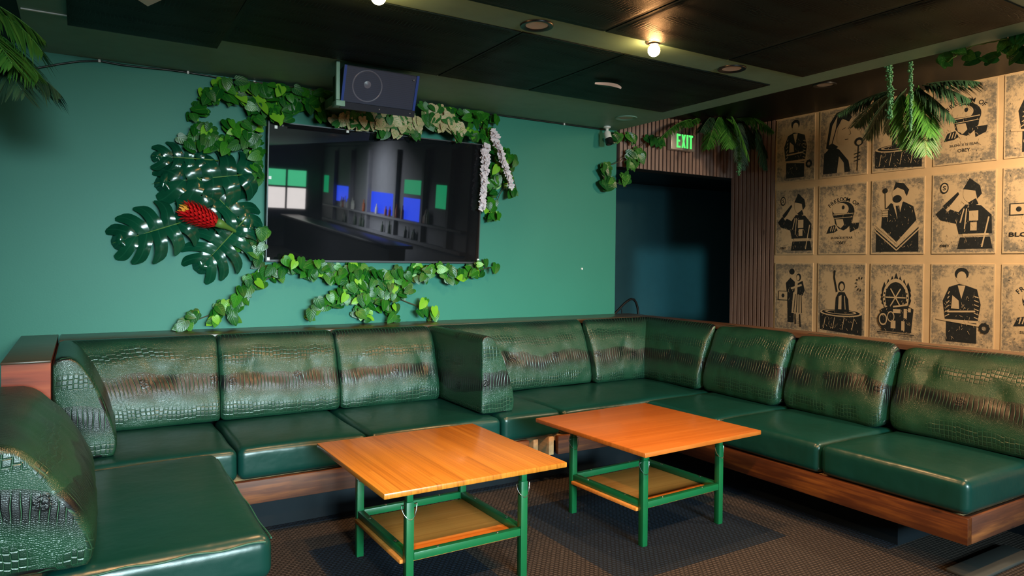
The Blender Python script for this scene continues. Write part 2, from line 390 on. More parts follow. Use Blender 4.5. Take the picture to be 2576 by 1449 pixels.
# ------------------------------------------------------------------ ceiling panels of dark croc fabric
def panel(x0, x1, y0, y1, z, label, drop=0.):
    nx, ny = 24, 18; V = []; uv = []; Fs = []
    for j in range(ny+1):
        for i in range(nx+1):
            a, b_ = i/nx, j/ny
            px_ = x0+(x1-x0)*a; py_ = y0+(y1-y0)*b_
            e = min(a, 1-a)*(x1-x0); g = min(b_, 1-b_)*(y1-y0)
            pad = (1-math.exp(-min(e, g)/.03))
            zz = z+.012-.016*pad-.004*math.sin(a*9+b_*5)*pad-drop*b_
            V.append((px_, py_, min(zz, Zc-.001))); uv.append((px_*1.1, py_*1.1))
    for j in range(ny):
        for i in range(nx):
            k = j*(nx+1)+i; Fs.append((k, k+nx+1, k+nx+2, k+1))
    q = MB(); q.add(V, Fs, uv)
    # rim up to the slab
    q.box(x0+.004, x1-.004, y0+.004, y1-.004, Zc-.006-(drop*.2), Zc-.0005)
    return tag(q.build('ceiling_panel', 'croc_ceiling', angle=60), label, 'ceiling panel', 'dark fabric ceiling panels')
panel(-.06, .64, 3.11, 4.19, Zc-.018, 'dark reptile fabric ceiling panel sagging at its corner, left of the speaker', .03)
panel(.645, 1.95, 3.11, 4.13, Zc-.012, 'dark ceiling panel directly in front of the wall speaker')
panel(1.955, 2.64, 3.11, 4.13, Zc-.012, 'dark ceiling panel between the speaker panel and the panel with the torn vent')
panel(2.645, 3.91, 3.11, 4.13, Zc-.012, 'dark ceiling panel with the torn vent hole, nearest the back right corner')
panel(-.06, 1.35, 1.55, 2.87, Zc-.012, 'dark ceiling panel nearer the room than the left glowing bulb')
panel(1.355, 2.30, 1.55, 2.87, Zc-.012, 'dark ceiling panel beyond the strip beside the recessed lamp at top centre')
panel(2.305, 3.22, 1.55, 2.87, Zc-.012, 'dark ceiling panel above right of the glowing bulb')
panel(3.225, 3.91, 1.55, 2.87, Zc-.012, 'dark ceiling panel along the beam at the top right')

# ------------------------------------------------------------------ recessed lamps, bulbs, vent
def downlight(c, r, lens, ring, label):
    o = empty('recessed_lamp', c, label, 'ceiling lamp', 'recessed ceiling lamps')
    q = MB(); q.lathe([(r*.66, -.001), (r*.7, -.004), (r*.97, -.008), (r, -.004), (r, 0)], c, (0, 0, 1), 32); q.build('trim_ring', ring, o)
    q = MB(); q.lathe([(.0005, -.0005), (r*.4, -.0022), (r*.68, -.0015)], c, (0, 0, 1), 32); q.build('lens', lens, o)
    return o
downlight((1.965, 2.99, Zc), .085, 'offwhite', 'black', 'black ringed unlit round ceiling lamp left of the glowing bulb')
downlight((3.397, 2.99, Zc), .085, 'offwhite', 'black', 'black ringed unlit round ceiling lamp right of the glowing bulb')
downlight((4.855, 3.364, 2.79), .085, 'offwhite', 'black', 'unlit round lamp in the black ceiling above the posters')
downlight((3.822, 4.463, Zc), .09, 'alu', 'strip', 'sage painted round ceiling lamp above the security camera')
def bulb(c, label):
    o = empty('spot_lamp', (c[0], c[1], Zc), label, 'ceiling lamp', 'glowing bulbs on the ceiling strip')
    q = MB(); q.lathe([(.0, -.001), (.045, -.001), (.045, -.008), (.03, -.010), (.028, -.018), (.0, -.0185)][::-1], (c[0], c[1], Zc), (0, 0, 1), 20); q.build('socket', 'black', o)
    q = MB(); q.sphere((c[0], c[1], Zc-.048), .033, 20, 12); q.build('bulb', 'bulb', o, angle=180)
_b1 = W(1645, 128, 'z', Zc-.05); _b2 = W(952, -6, 'z', Zc-.05)
bulb((_b1.x, _b1.y), 'warm glowing round bulb on the ceiling strip, between two unlit lamps')
bulb((_b2.x, _b2.y), 'warm glowing bulb at the top edge of the view, left')
for _x, _w in ((.3, 'leftmost'), (1.5, 'second from the left'), (2.7, 'rightmost')): bulb((_x, .9), 'warm glowing bulb on the ceiling strip over the viewpoint, '+_w)
o = empty('ceiling_vent', (2.93, 3.615, Zc-.03), 'torn leaf shaped vent hole in the dark ceiling panel beside the glowing bulb', 'vent')
q = MB(); V = []; n = 24
for k in range(n):
    a = 2*PI*k/n; V.append((2.93+.11*math.cos(a), 3.615+.045*math.sin(a)*(1+.25*math.cos(a)), Zc-.034+.004*math.sin(3*a)))
q.add(V, [tuple(range(n))]); q.build('opening', 'black', o)
q = MB(); V = [(2.82+.22*i/12, 3.60-.05*math.sin(PI*i/12), Zc-.037) for i in range(13)]+[(2.82+.22*i/12, 3.605-.02*math.sin(PI*i/12), Zc-.048) for i in range(13)]
q.add(V, [(i, i+1, i+14, i+13) for i in range(12)]); q.build('torn_edge', 'offwhite', o)
P = W(347, 0, 'z', Zc-.05); P2 = W(372, 16, 'z', Zc-.05); P3 = W(420, -6, 'z', Zc-.05)
q = MB(); d2 = (P-P2)*3
q.add([P2, P3, P3+d2, P2+d2, *(p+Vector((0, 0, .008)) for p in (P2, P3, P3+d2, P2+d2))], [(3, 2, 1, 0), (4, 5, 6, 7), (0, 1, 5, 4), (1, 2, 6, 5), (2, 3, 7, 6), (3, 0, 4, 7)])
tag(q.build('ceiling_tag', 'white', angle=0), 'small white card on the dark ceiling panel at the top left', 'card')

# ------------------------------------------------------------------ seat cushions
def rbox(x0, x1, y0, y1, z0, z1, r, crown=.010, seed=0, m=5):
    """soft box: cube grid wrapped to rounded edges, puffed top"""
    def cuts(a, b, L):
        n = max(6, int((b-a)/.05)); e = [a+r*(1-math.cos(PI/2*k/m))*1.0 for k in range(m+1)]
        mid = [a+r+(b-a-2*r)*k/n for k in range(1, n)]
        return e+mid+[b-(p-a) for p in e[::-1]]
    X, Y, Z = cuts(x0, x1, 0), cuts(y0, y1, 0), cuts(z0, z1, 0)
    q = MB()
    def P(x, y, z):
        c = Vector((min(max(x, x0+r), x1-r), min(max(y, y0+r), y1-r), min(max(z, z0+r), z1-r)))
        d = Vector((x, y, z))-c
        if d.length > 1e-9: p = c+d.normalized()*r
        else: p = c
        u, w = (p.x-x0)/(x1-x0)*2-1, (p.y-y0)/(y1-y0)*2-1; zz = (p.z-z0)/(z1-z0)
        p.z += crown*(1-u**4)*(1-w**4)*max(0, zz)**2
        nz = mnoise.noise(Vector((p.x*3.1+seed, p.y*3.1, p.z*3)))*.006
        p += Vector((nz*(abs(u) > .9)*(1 if u > 0 else -1), nz*(abs(w) > .9)*(1 if w > 0 else -1), nz*(zz > .6)))
        return p
    for A, B_, fn in ((X, Y, lambda a, b: (a, b, z1)), (X, Y, lambda a, b: (a, b, z0)), (X, Z, lambda a, b: (a, y0, b)), (X, Z, lambda a, b: (a, y1, b)), (Y, Z, lambda a, b: (x0, a, b)), (Y, Z, lambda a, b: (x1, a, b))):
        V = [P(*fn(a, b)) for b in B_ for a in A]; n = len(A)
        q.add(V, [(j*n+i, j*n+i+1, (j+1)*n+i+1, (j+1)*n+i) for j in range(len(B_)-1) for i in range(n-1)])
    return q
def seat(x0, x1, y0, y1, label, seams=(), r=.034, seed=0):
    g = .003
    x0 += g; x1 -= g; y0 += g; y1 -= g
    o = rbox(x0, x1, y0, y1, .302, .462, r, seed=seed).build('seat_cushion', 'seat', angle=180, weld=True)
    tag(o, label, 'seat cushion', 'green leather seat cushions')
    for (axis, side) in seams:      # stitched welt just below the top front edge
        q = MB(); n = 30
        if axis == 'y':
            yy = y0-.0005 if side < 0 else y1
            P = [(x0+r*.6+(x1-x0-r*1.2)*k/n, yy+.002, .443+.004*math.sin(k*.7+seed)) for k in range(n+1)]
        else:
            xx = x0-.0005 if side < 0 else x1
            P = [(xx+(.002 if side < 0 else -.002), y0+r*.6+(y1-y0-r*1.2)*k/n, .440+.004*math.sin(k*.7+seed)) for k in range(n+1)]
        q.tube(P, .0034, 6); q.build('welt_seam', 'piping', o)
    return o
seat(-.105, .569, 2.462, 3.652, 'long green leather seat cushion in the left foreground, nearest the camera', [('y', -1), ('x', 1)], .045, 1)
seat(-.095, .667, 3.655, 4.44, 'green leather seat cushion in the back left corner, behind the foreground seat', (), .034, 2)
seat(.667, 1.345, 3.655, 4.44, 'green leather seat cushion under the leftmost tall back cushions, above the lit wooden board', (), .036, 3)
seat(1.345, 2.19, 3.655, 4.44, 'green leather seat cushion behind the left table, left of the jutting cushion arm', (), .036, 4)
seat(2.19, 2.63, 3.655, 4.44, 'narrow green leather seat cushion under the jutting cushion arm', (), .034, 5)
seat(2.63, 4.04, 3.655, 4.44, 'green leather corner seat cushion under the folded corner back, behind the right table', (), .034, 6)
seat(3.315, 4.04, 2.995, 3.652, 'green leather seat cushion on the right bench, next to the corner seat', (), .034, 7)
seat(3.315, 4.04, 2.30, 2.995, 'green leather seat cushion in the middle of the right bench', (), .034, 8)
seat(3.315, 4.04, 1.568, 2.30, 'green leather seat cushion at the open front end of the right bench', (), .036, 9)

# ------------------------------------------------------------------ back cushions
PROF = [(.03, 0), (.008, .004), (0, .025), (-.004, .06), (.004, .12), (.02, .18), (.041, .24), (.065, .30), (.093, .36), (.118, .40), (.138, .435), (.158, .458), (.185, .472)]
def back(path, nrm, T, label, tufts=(), z0=.469, h=1.02, lean=1., er=.035, seed=0, bul=.012, cat='back cushion', name='back_cushion', hem=False):
    """cushion swept along path (front foot line); nrm = outward direction(s) towards the wall"""
    prof = [(d*lean, z*h) for d, z in PROF]
    zt = prof[-1][1]; dt = prof[-1][0]
    prof += [(max(dt+.01, T-.035), zt+.002), (T-.012, zt-.008), (T, zt-.03), (T, zt*.6), (T, zt*.25), (T, .012), (T-.012, .002), (.10, 0.)]
    # refine the profile
    fine = []
    for a, b_ in zip(prof, prof[1:]+prof[:1]):
        k = max(1, int(math.hypot(b_[0]-a[0], b_[1]-a[1])/.018))
        fine += [(a[0]+(b_[0]-a[0])*i/k, a[1]+(b_[1]-a[1])*i/k) for i in range(k)]
    prof = fine; m = len(prof); cx, cz = T*.55, zt*.5
    vv = [0]
    for a, b_ in zip(prof, prof[1:]): vv.append(vv[-1]+math.hypot(b_[0]-a[0], b_[1]-a[1]))
    # samples along the path
    S = [0]
    for a, b_ in zip(path, path[1:]): S.append(S[-1]+math.dist(a, b_))
    L = S[-1]; ss = sorted({0, er*.05, er*.2, er*.5, er, L-er, L-er*.5, L-er*.2, L-er*.05, L} | {er+(L-2*er)*k/max(6, int(L/.02)) for k in range(1, max(6, int(L/.02)))} | set(S[1:-1]))
    q = MB(); V = []; uv = []
    for s_ in ss:
        i = max(k for k in range(len(S)-1) if S[k] <= s_+1e-9); f = (s_-S[i])/(S[i+1]-S[i])
        if isinstance(nrm, list):
            base = [path[i][k]+(path[i+1][k]-path[i][k])*f for k in (0, 1)]
            n0, n1 = nrm[i], nrm[i+1]; nn = (n0[0]+(n1[0]-n0[0])*f, n0[1]+(n1[1]-n0[1])*f)
        else: base = [path[i][k]+(path[i+1][k]-path[i][k])*f for k in (0, 1)]; nn = nrm
        e = min(s_, L-s_); a_ = min(1, e/er); ins = er*(1-math.sqrt(max(0, 1-(1-a_)**2)))
        for j, (d, z) in enumerate(prof):
            dx, dz = cx-d, cz-z; ln = math.hypot(dx, dz) or 1
            wgt = min(1, ins/ln)*.8
            dd, zz = d+dx*wgt, z+dz*wgt
            front = 1. if (d < dt and j < m*.55) else 0.
            if front:
                u_ = s_/L; w_ = z/zt
                dd -= bul*math.sin(PI*min(1, max(0, u_)))**.6*math.sin(PI*min(1, w_))
                for (tu, tw, dep) in tufts:
                    du, dw = (u_-tu)*L, (w_-tw)*zt; rr = math.hypot(du, dw)
                    dd += dep*math.exp(-(rr/.05)**2)
                    th = math.atan2(dw, du)
                    dd += dep*.5*math.exp(-(rr/.13)**2)*max(0, math.cos(4*th+tu*5))**6*min(1, rr/.03)
                dd += .007*mnoise.noise(Vector((s_*5+seed*9, z*7, seed)))+.004*mnoise.noise(Vector((s_*14+seed*3, z*12, 5)))
            V.append((base[0]+nn[0]*dd, base[1]+nn[1]*dd, z0+max(zz, .0)))
            uv.append((s_, vv[j]+(seed % 4)*.012))
    Fs = []; n = len(ss)
    for i in range(n-1):
        for j in range(m):
            Fs.append((i*m+j, i*m+(j+1) % m, (i+1)*m+(j+1) % m, (i+1)*m+j))
    q.add(V, Fs, uv)
    for i in (0, n-1):   # slightly puffed end panel, with its own flat print
        ring = [Vector(V[i*m+j]) for j in range(m)]; c = sum(ring, Vector())/m
        t_ = Vector((path[0][0]-path[1][0], path[0][1]-path[1][1], 0)).normalized() if i == 0 else Vector((path[-1][0]-path[-2][0], path[-1][1]-path[-2][1], 0)).normalized()
        ax = Vector((-t_.y, t_.x, 0)); rows = [ring]
        for k, f in ((1, .35), (2, .7)):
            rows.append([p+(c-p)*f+t_*.006*k/2*f for p in ring])
        VV = [p for rw in rows for p in rw]+[c+t_*.006]
        FF = [(k*m+j, k*m+(j+1) % m, (k+1)*m+(j+1) % m, (k+1)*m+j) for k in (0, 1) for j in range(m)]+[(2*m+j, 2*m+(j+1) % m, 3*m) for j in range(m)]
        q.add(VV, FF, [(p.dot(ax)+seed*.3, p.z-z0+.07) for p in VV])
    o = q.build(name, 'croc', angle=65, weld=True)
    return tag(o, label, cat, 'reptile print back cushions')
fy = 4.325
back([(.144, 3.785), (.144, fy), (.69, fy)], [(-1, 0), (-1, 1), (0, 1)], .253, 'reptile print back cushion folded into the back left corner, its end facing the room', [(.75, .6, .018)], er=.022, seed=4)
back([(.693, fy-.005), (1.395, fy-.005)], (0, 1), .27, 'green reptile print back cushion next to the folded left corner one', [(.24, .58, .022), (.8, .55, .016)], seed=2)
back([(1.398, fy-.01), (2.085, fy-.01)], (0, 1), .27, 'green reptile print back cushion just left of the jutting cushion arm', [(.2, .55, .02), (.85, .5, .02)], seed=3)
back([(2.325, 3.755), (2.325, fy+.0), (3.41, fy+.03)], [(-1, 0), (-1, 1), (0, 1)], .232, 'wide reptile print back cushion whose left arm juts into the room behind the tables', [(.58, .55, .024), (.2, .5, .01)], er=.012, seed=6)
back([(3.415, fy-.025), (3.925, fy-.005), (3.915, 3.735)], [(0, 1), (1, 1), (1, 0)], .20, 'reptile print back cushion folded into the back right corner', [(.27, .55, .02), (.74, .55, .02)], seed=7)
back([(3.945, 3.725), (3.895, 3.03)], (1, 0), .235, 'reptile print back cushion beside the corner one, farthest on the right bench', [(.3, .6, .02), (.85, .62, .02)], seed=8, er=.06)
back([(3.955, 3.022), (3.89, 2.322)], (1, 0), .235, 'reptile print back cushion in the middle of the right bench', [(.2, .6, .016), (.8, .6, .022)], seed=9, er=.06)
back([(3.96, 2.314), (3.91, 1.50)], (1, 0), .235, 'reptile print back cushion at the near end of the right bench, lit orange on top', [(.24, .7, .022), (.7, .6, .014)], seed=10, er=.075)
back([(.035, 3.60), (.035, 2.462)], (-1, 0), .36, 'large reptile print back cushion in the left foreground', [(.3, .4, .012)], h=.84, lean=1.28, er=.03, seed=11, bul=.03)

# ------------------------------------------------------------------ bench bases
def bench(label, boxes, pl, base):
    o = empty('bench_base', base, label, 'bench base', 'wooden bench bases')
    for nm, m, a in boxes:
        q = MB(); q.box(*a, b=.003); q.build(nm, m, o, angle=30)
    for a in pl:
        q = MB(); q.box(*a); q.build('plinth', 'plinth', o, angle=0)
    return o
bench('stained pine bench base along the back wall behind the left table', [('front_board', 'fascia', (.45, 2.38, 3.655, 3.69, .182, .298)), ('deck', 'lumber', (.45, 2.38, 3.695, 4.64, .262, .296))], [(.45, 2.40, 3.80, 4.5, 0, .18), (2.05, 2.38, 3.80, 4.5, .181, .26)], (1.4, 4.0, 0))
bench('stained pine bench base behind the right table, under the corner seat', [('front_board', 'fascia', (2.60, 3.31, 3.655, 3.69, .182, .298)), ('deck', 'lumber', (2.60, 4.05, 3.695, 4.64, .262, .296))], [(2.42, 3.98, 3.80, 4.5, 0, .18)], (3.2, 4.0, 0))
bench('stained pine bench base along the right, ending at the open front corner', [('front_board', 'fasciay', (3.315, 3.35, 1.568, 3.652, .18, .298)), ('end_board', 'fascia', (3.352, 4.10, 1.568, 1.60, .18, .298)), ('deck', 'lumber', (3.355, 4.10, 1.605, 3.69, .262, .296))], [(3.50, 4.10, 1.98, 3.79, 0, .178)], (3.7, 2.6, 0))
bench('low bench base under the long seat in the left foreground', [('side_board', 'fasciay', (.52, .555, 2.48, 3.652, .182, .298)), ('front_board', 'fascia', (-.3, .518, 2.48, 2.51, .182, .298)), ('deck', 'lumber', (-.3, .516, 2.52, 3.652, .262, .296))], [(-.3, .40, 2.6, 3.65, 0, .18)], (.1, 3.0, 0))
q = MB(); q.box(2.44, 2.475, 3.70, 4.3, .20, .285, b=.002); tag(q.build('lumber_block', 'lumber', angle=30), 'bare timber offcut in the gap between the two bench bases', 'timber')
q = MB(); q.box(2.535, 2.572, 3.665, 4.3, .183, .298, b=.002); tag(q.build('lumber_block', 'lumber', angle=30), 'upright timber end beside the gap, under the narrow seat', 'timber')
q = MB(); q.box(3.40, 3.95, 1.56, 1.70, .0005, .018, b=.006); tag(q.build('floor_threshold', 'rubber', angle=30), 'grey rubber threshold strip on the floor at the lower right corner', 'threshold')

# ------------------------------------------------------------------ tables
def table(cx, cy, rot, legs, topm, axis, label):
    ca, sa = math.cos(rot), math.sin(rot)
    lx, ly, lw, ld = legs
    o = empty('coffee_table', (lx, ly, 0), label, 'table', 'square coffee tables')
    def T(q, c=(cx, cy)):
        q.v = [(c[0]+(x)*ca-(y)*sa, c[1]+x*sa+y*ca, z) for x, y, z in q.v]; return q
    q = MB(); q.box(-.435, .435, -.44, .44, .486, .510, b=.005)
    t_ = T(q).build('tabletop', topm, o, angle=30)
    lc = (lx, ly); h, k = lw/2, ld/2
    for sx in (-1, 1):
        for sy in (-1, 1):
            q = MB(); q.box(sx*h-.0165, sx*h+.0165, sy*k-.0165, sy*k+.0165, 0, .428, b=.002)
            lg = T(q, lc).build('leg', 'steel', o, angle=30)
            q = MB(); q.box(sx*h-.0135, sx*h+.0135, sy*k-.0135, sy*k+.0135, .4285, .4855, b=.001); T(q, lc).build('inner_post', 'steel', lg, angle=30)
            q = MB(); P = [(sx*h-.034, sy*k-.0, .416), (sx*h+.036, sy*k, .416)]
            q.tube(P, .0022, 6); T(q, lc).build('locking_pin', 'chrome', lg, angle=60); q = MB()
            P = [(sx*h-.034+.07*i/14, sy*k-.019*math.sin(PI*i/14)-.0, .416-.058*math.sin(PI*i/14)**.6) for i in range(15)]
            q.tube(P, .0017, 6); T(q, lc).build('pin_loop', 'chrome', lg, angle=60)
    for nm, a in (('lower_rail', (-h+.018, h-.018, -k-.015, -k+.015, .188, .22)), ('lower_rail', (-h+.018, h-.018, k-.015, k+.015, .188, .22)),
                  ('lower_rail', (-h-.015, -h+.015, -k+.018, k-.018, .188, .22)), ('lower_rail', (h-.015, h+.015, -k+.018, k-.018, .188, .22)),
                  ('upper_rail', (-h+.015, h-.015, -k-.011, -k+.011, .458, .4855)), ('upper_rail', (-h+.015, h-.015, k-.011, k+.011, .458, .4855)),
                  ('upper_rail', (-h-.011, -h+.011, -k+.015, k-.015, .458, .4855)), ('upper_rail', (h-.011, h+.011, -k+.015, k-.015, .458, .4855))):
        q = MB(); q.box(*a, b=.002); rl = T(q, lc).build(nm, 'steel', o, angle=30)
        if nm == 'lower_rail':
            for f in (.22, .78):
                q = MB(); q.lathe([(.0, .003), (.006, .002), (.007, 0)], (a[0]+(a[1]-a[0])*(f if a[1]-a[0] > .1 else .5), a[2]+(a[3]-a[2])*(f if a[3]-a[2] > .1 else .5), .22), (0, 0, 1), 10)
                T(q, lc).build('screw', 'chrome', rl, angle=40)
    q = MB(); q.box(-h-.03, h+.03, -k+.02, k-.02, .170, .187, b=.003); T(q, lc).build('shelf', 'bam3', o, angle=30)
    return o
table(1.425, 2.985, 0.008, (1.412, 2.931, .55, .576), 'bam1', 'y', 'bamboo topped green steel coffee table with grain running away from camera, nearer on the left')
table(2.685, 2.945, .045, (2.66, 2.916, .565, .553), 'bam2', 'x', 'bamboo topped green steel coffee table on the right, nearer the corner')

# ------------------------------------------------------------------ television
ta = math.radians(3.6)
BL = W(668, 658, 'y', 4.885); BRt = W(1204, 660, 'y', 4.885)
tx0, tx1, tz0 = BL.x, BRt.x, BL.z; th = .935
o = empty('television', ((tx0+tx1)/2, 4.885, tz0), 'large black flat television on the teal wall, framed by ivy', 'television')
def tvp(x, d, z): return (x, 4.885-z*math.sin(ta)+d*math.cos(ta), tz0+z*math.cos(ta)+d*math.sin(ta))
def tvbox(q, x0, x1, d0, d1, z0, z1):
    q.add([tvp(x, d, z) for z in (z0, z1) for d in (d0, d1) for x in (x0, x1)], [(0, 2, 3, 1), (4, 5, 7, 6), (0, 1, 5, 4), (2, 6, 7, 3), (0, 4, 6, 2), (1, 3, 7, 5)])
q = MB(); tvbox(q, tx0, tx1, .004, .035, 0, th); q.build('casing', 'tvback', o, angle=0)
q = MB(); tvbox(q, tx0+.008, tx1-.008, .0, .0035, .014, th-.008); q.build('screen', 'glass', o, angle=0)
q = MB(); tvbox(q, tx0, tx0+.0075, -.001, .0038, 0, th); tvbox(q, tx1-.0075, tx1, -.001, .0038, 0, th); tvbox(q, tx0+.0076, tx1-.0076, -.001, .0038, 0, .0135); tvbox(q, tx0+.0076, tx1-.0076, -.001, .0038, th-.0075, th)
q.build('bezel', 'bezel', o, angle=0)
for fx, fz in ((.01, .02), (.01, .6), (.03, .96), (.33, .985), (.99, .95), (.995, .03), (.995, .5)):
    q = MB(); x_ = tx0+(tx1-tx0)*fx; tvbox(q, x_-.009, x_+.009, -.006, -.0015, th*fz-.01, th*fz+.01); q.build('retaining_clip', 'white', o, angle=0)
q = MB(); q.box((tx0+tx1)/2-.2, (tx0+tx1)/2+.2, 4.922, Yw, tz0+.25, tz0+.6); q.build('wall_mount', 'black', o, angle=0)

# ------------------------------------------------------------------ speaker
sw, sh, sd = .475, .228, .24; tilt = math.radians(20)
A = W(869, 152, 'y', 4.10); sx0 = A.x+.0; stz = min(A.z, Zc-.035)
o = empty('loudspeaker', (sx0+sw/2, 4.35, stz-.3), 'dark blue wedge loudspeaker hung under the ceiling above the television', 'loudspeaker')
def sp(x, d, z): return (sx0+x, 4.10+(-z)*math.sin(tilt)+d*math.cos(tilt), stz+z*math.cos(tilt)+d*math.sin(tilt))
def spb(q, x0, x1, d0, d1, z0, z1, mi=0):
    q.add([sp(x, d, z) for z in (z0, z1) for d in (d0, d1) for x in (x0, x1)], [(0, 2, 3, 1), (4, 5, 7, 6), (0, 1, 5, 4), (2, 6, 7, 3), (0, 4, 6, 2), (1, 3, 7, 5)], None, mi)
q = MB(); V = [sp(x_, .0062, z_) for z_ in (-sh-.028, -.001) for x_ in (0, sw)]+[(sx0+x_, 4.10+.29, stz-z_) for z_ in (.20, .012) for x_ in (.015, sw-.015)]
q.add(V, [(0, 1, 3, 2), (4, 6, 7, 5), (0, 4, 5, 1), (2, 3, 7, 6), (0, 2, 6, 4), (1, 5, 7, 3)]); q.build('cabinet', 'spk', o, angle=0)
q = MB(); spb(q, .012, sw-.014, 0, .0055, -sh+.012, -.006); q.build('grille', 'grille', o, angle=0)
for a_, b_ in ((-.004, .0115), (sw-.0135, sw+.003)):
    q = MB(); spb(q, a_, b_, -.004, .0058, -sh, 0); q.build('side_trim', 'blue', o, angle=0)
q = MB(); spb(q, -.004, sw+.003, -.010, .0058, -sh-.03, -sh+.011); q.build('lower_lip', 'spk', o, angle=0)
cc = Vector(sp(.150, -.001, -.108)); nx_ = (Vector(sp(0, -1, 0))-Vector(sp(0, 0, 0))).normalized()
q = MB(); q.lathe([(.088, 0), (.092, .002), (.096, 0)], cc, nx_, 40); q.build('driver_ring', 'cone', o)
q = MB(); q.lathe([(.0, .006), (.016, .0045), (.028, .0005)], cc+Vector((0.0, 0, .01)), nx_, 24); q.build('dust_cap', 'cone', o)
for a, b_ in ((.02, -sh-.01), (.24, -sh-.008), (sw-.03, -sh-.008), (sw-.035, -.03)): q = MB(); q.lathe([(0, .0035), (.004, .003), (.005, 0)], sp(a, -.0105, b_), nx_, 10); q.build('screw', 'chrome', o)
q = MB(); q.box(sx0-.035, sx0-.012, 4.16, 4.19, stz-.2, Zc-.002, b=.003); q.box(sx0-.035, sx0+.02, 4.16, 4.24, stz-.235, stz-.201, b=.003); q.build('bracket', 'strip', o, angle=30); q = MB(); q.box(sx0+.1, sx0+.35, 4.392, Yw-.003, stz-.12, stz-.06); q.build('wall_arm', 'strip', o, angle=30)

# ------------------------------------------------------------------ cable, camera, exit sign, wall screw, handrail
P = [W(-40, 185, 'y', Yw-.012), W(60, 175, 'y', Yw-.012), W(100, 170, 'y', Yw-.012), W(150, 161, 'y', Yw-.012), W(200, 154, 'y', Yw-.012), W(250, 153, 'y', Yw-.012)]
for k in range(1, 24):
    px_ = 250+(1530-250)*k/23; P.append(W(px_, 154+(px_-250)*.1330+2.0*math.sin(k*1.3), 'y', Yw-.012))
for p in P[5:]: p.z = min(p.z, Zc-.008)
q = MB(); q.tube(P, .006, 7); o = tag(q.build('cable', 'cable', angle=60), 'black cable clipped along the top of the teal wall', 'cable')
for k in (5, 9, 12, 17, 22, 26):
    q = MB(); p = P[k]; q.box(p.x-.006, p.x+.006, p.y-.008, Yw-.0005, p.z-.009, p.z+.0075); q.build('cable_clip', 'white', o, angle=0)
c = W(1527, 330, 'y', 4.84)
o = empty('security_camera', (c.x, 4.84, 2.40), 'small white and black security camera at the top right of the teal wall', 'camera')
q = MB(); q.lathe([(.0, 0), (.032, 0), (.032, -.012), (.013, -.02), (.013, -.055), (0, -.056)][::-1], (c.x, 4.84, Zc-.0005), (0, 0, 1), 20); q.build('mount', 'white', o)
ax = Vector((.02, -.35, -.93)).normalized()
q = MB(); q.lathe([(0, 0), (.022, .001), (.031, .012), (.032, .07), (.0, .071)], (c.x, 4.845, Zc-.045), ax, 20); q.build('body', 'white', o)
q = MB(); q.lathe([(.0, .0725), (.034, .0725), (.035, .12), (.028, .123), (.02, .115), (0, .114)], (c.x, 4.845, Zc-.045), ax, 20); q.build('lens_hood', 'black', o)
q = MB(); P0 = W(1463, 676, 'y', Yw); q.lathe([(.0, .012), (.009, .010), (.010, 0)], P0, (0, -1, 0), 12); tag(q.build('wall_plug', 'white'), 'tiny white plug in the teal wall, right of the television', 'wall plug')
# exit sign
e0 = W(1690, 330, 'y', 4.88); e1 = W(1748, 382, 'y', 4.88)
o = empty('exit_sign', ((e0.x+e1.x)/2, 4.90, e1.z), 'green lit EXIT sign on the slatted wall above the doorway', 'sign')
x0, x1, z0, z1 = e0.x, e1.x, e1.z, e0.z-.01
q = MB(); q.box(x0, x1, 4.882, 4.944, z0, z1, b=.006); q.build('housing', 'alu', o, angle=30)
def text2d(body, size=1.):
    cu = bpy.data.curves.new('t', 'FONT'); cu.body = body; cu.size = size; cu.align_x = 'CENTER'; cu.align_y = 'CENTER'; cu.resolution_u = 3; cu.offset = .018
    ob = bpy.data.objects.new('t', cu); col.objects.link(ob)
    dg = bpy.context.evaluated_depsgraph_get(); me = bpy.data.meshes.new_from_object(ob.evaluated_get(dg))
    V = [(v.co.x, v.co.y) for v in me.vertices]; Fs = [list(p.vertices) for p in me.polygons]
    bpy.data.objects.remove(ob); bpy.data.curves.remove(cu); bpy.data.meshes.remove(me)
    xs_, ys_ = [a for a, b in V], [b for a, b in V]; mx, my = (min(xs_)+max(xs_))/2, (min(ys_)+max(ys_))/2
    return [(a-mx, b-my) for a, b in V], Fs, max(xs_)-min(xs_), max(ys_)-min(ys_)
def block_letters(q, x0, z0, w, h, y):
    s = w*.27
    def bar(a, b, c, d): q.box(x0+a, x0+b, y-.003, y, z0+c, z0+d)
    st = .2*w; lw = w*.21
    # E
    bar(0, lw*.36, 0, h); bar(0, lw, 0, h*.13); bar(0, lw*.85, h*.45, h*.57); bar(0, lw, h*.87, h)
    # X
    X0 = lw+w*.065
    for a, b in ((0, 1), (1, 0)):
        xa, xb = X0+a*lw*.72, X0+b*lw*.72; e = lw*.36
        q.add([(x0+xa, y-.003-.0004*a, z0), (x0+xa+e, y-.003-.0004*a, z0), (x0+xb+e, y-.003-.0004*a, z0+h), (x0+xb, y-.003-.0004*a, z0+h)], [(0, 1, 2, 3)])
    X1 = X0+lw*1.1+w*.065; bar(X1, X1+lw*.4, 0, h)
    X2 = X1+lw*.4+w*.06; bar(X2+lw*.32, X2+lw*.7, 0, h); bar(X2, X2+lw*1.02, h*.87, h)
q = MB(); block_letters(q, x0+(x1-x0)*.22, z0+.022, (x1-x0)*.74, (z1-z0)*.82, 4.8815); q.build('lettering', 'exit', o, angle=0)
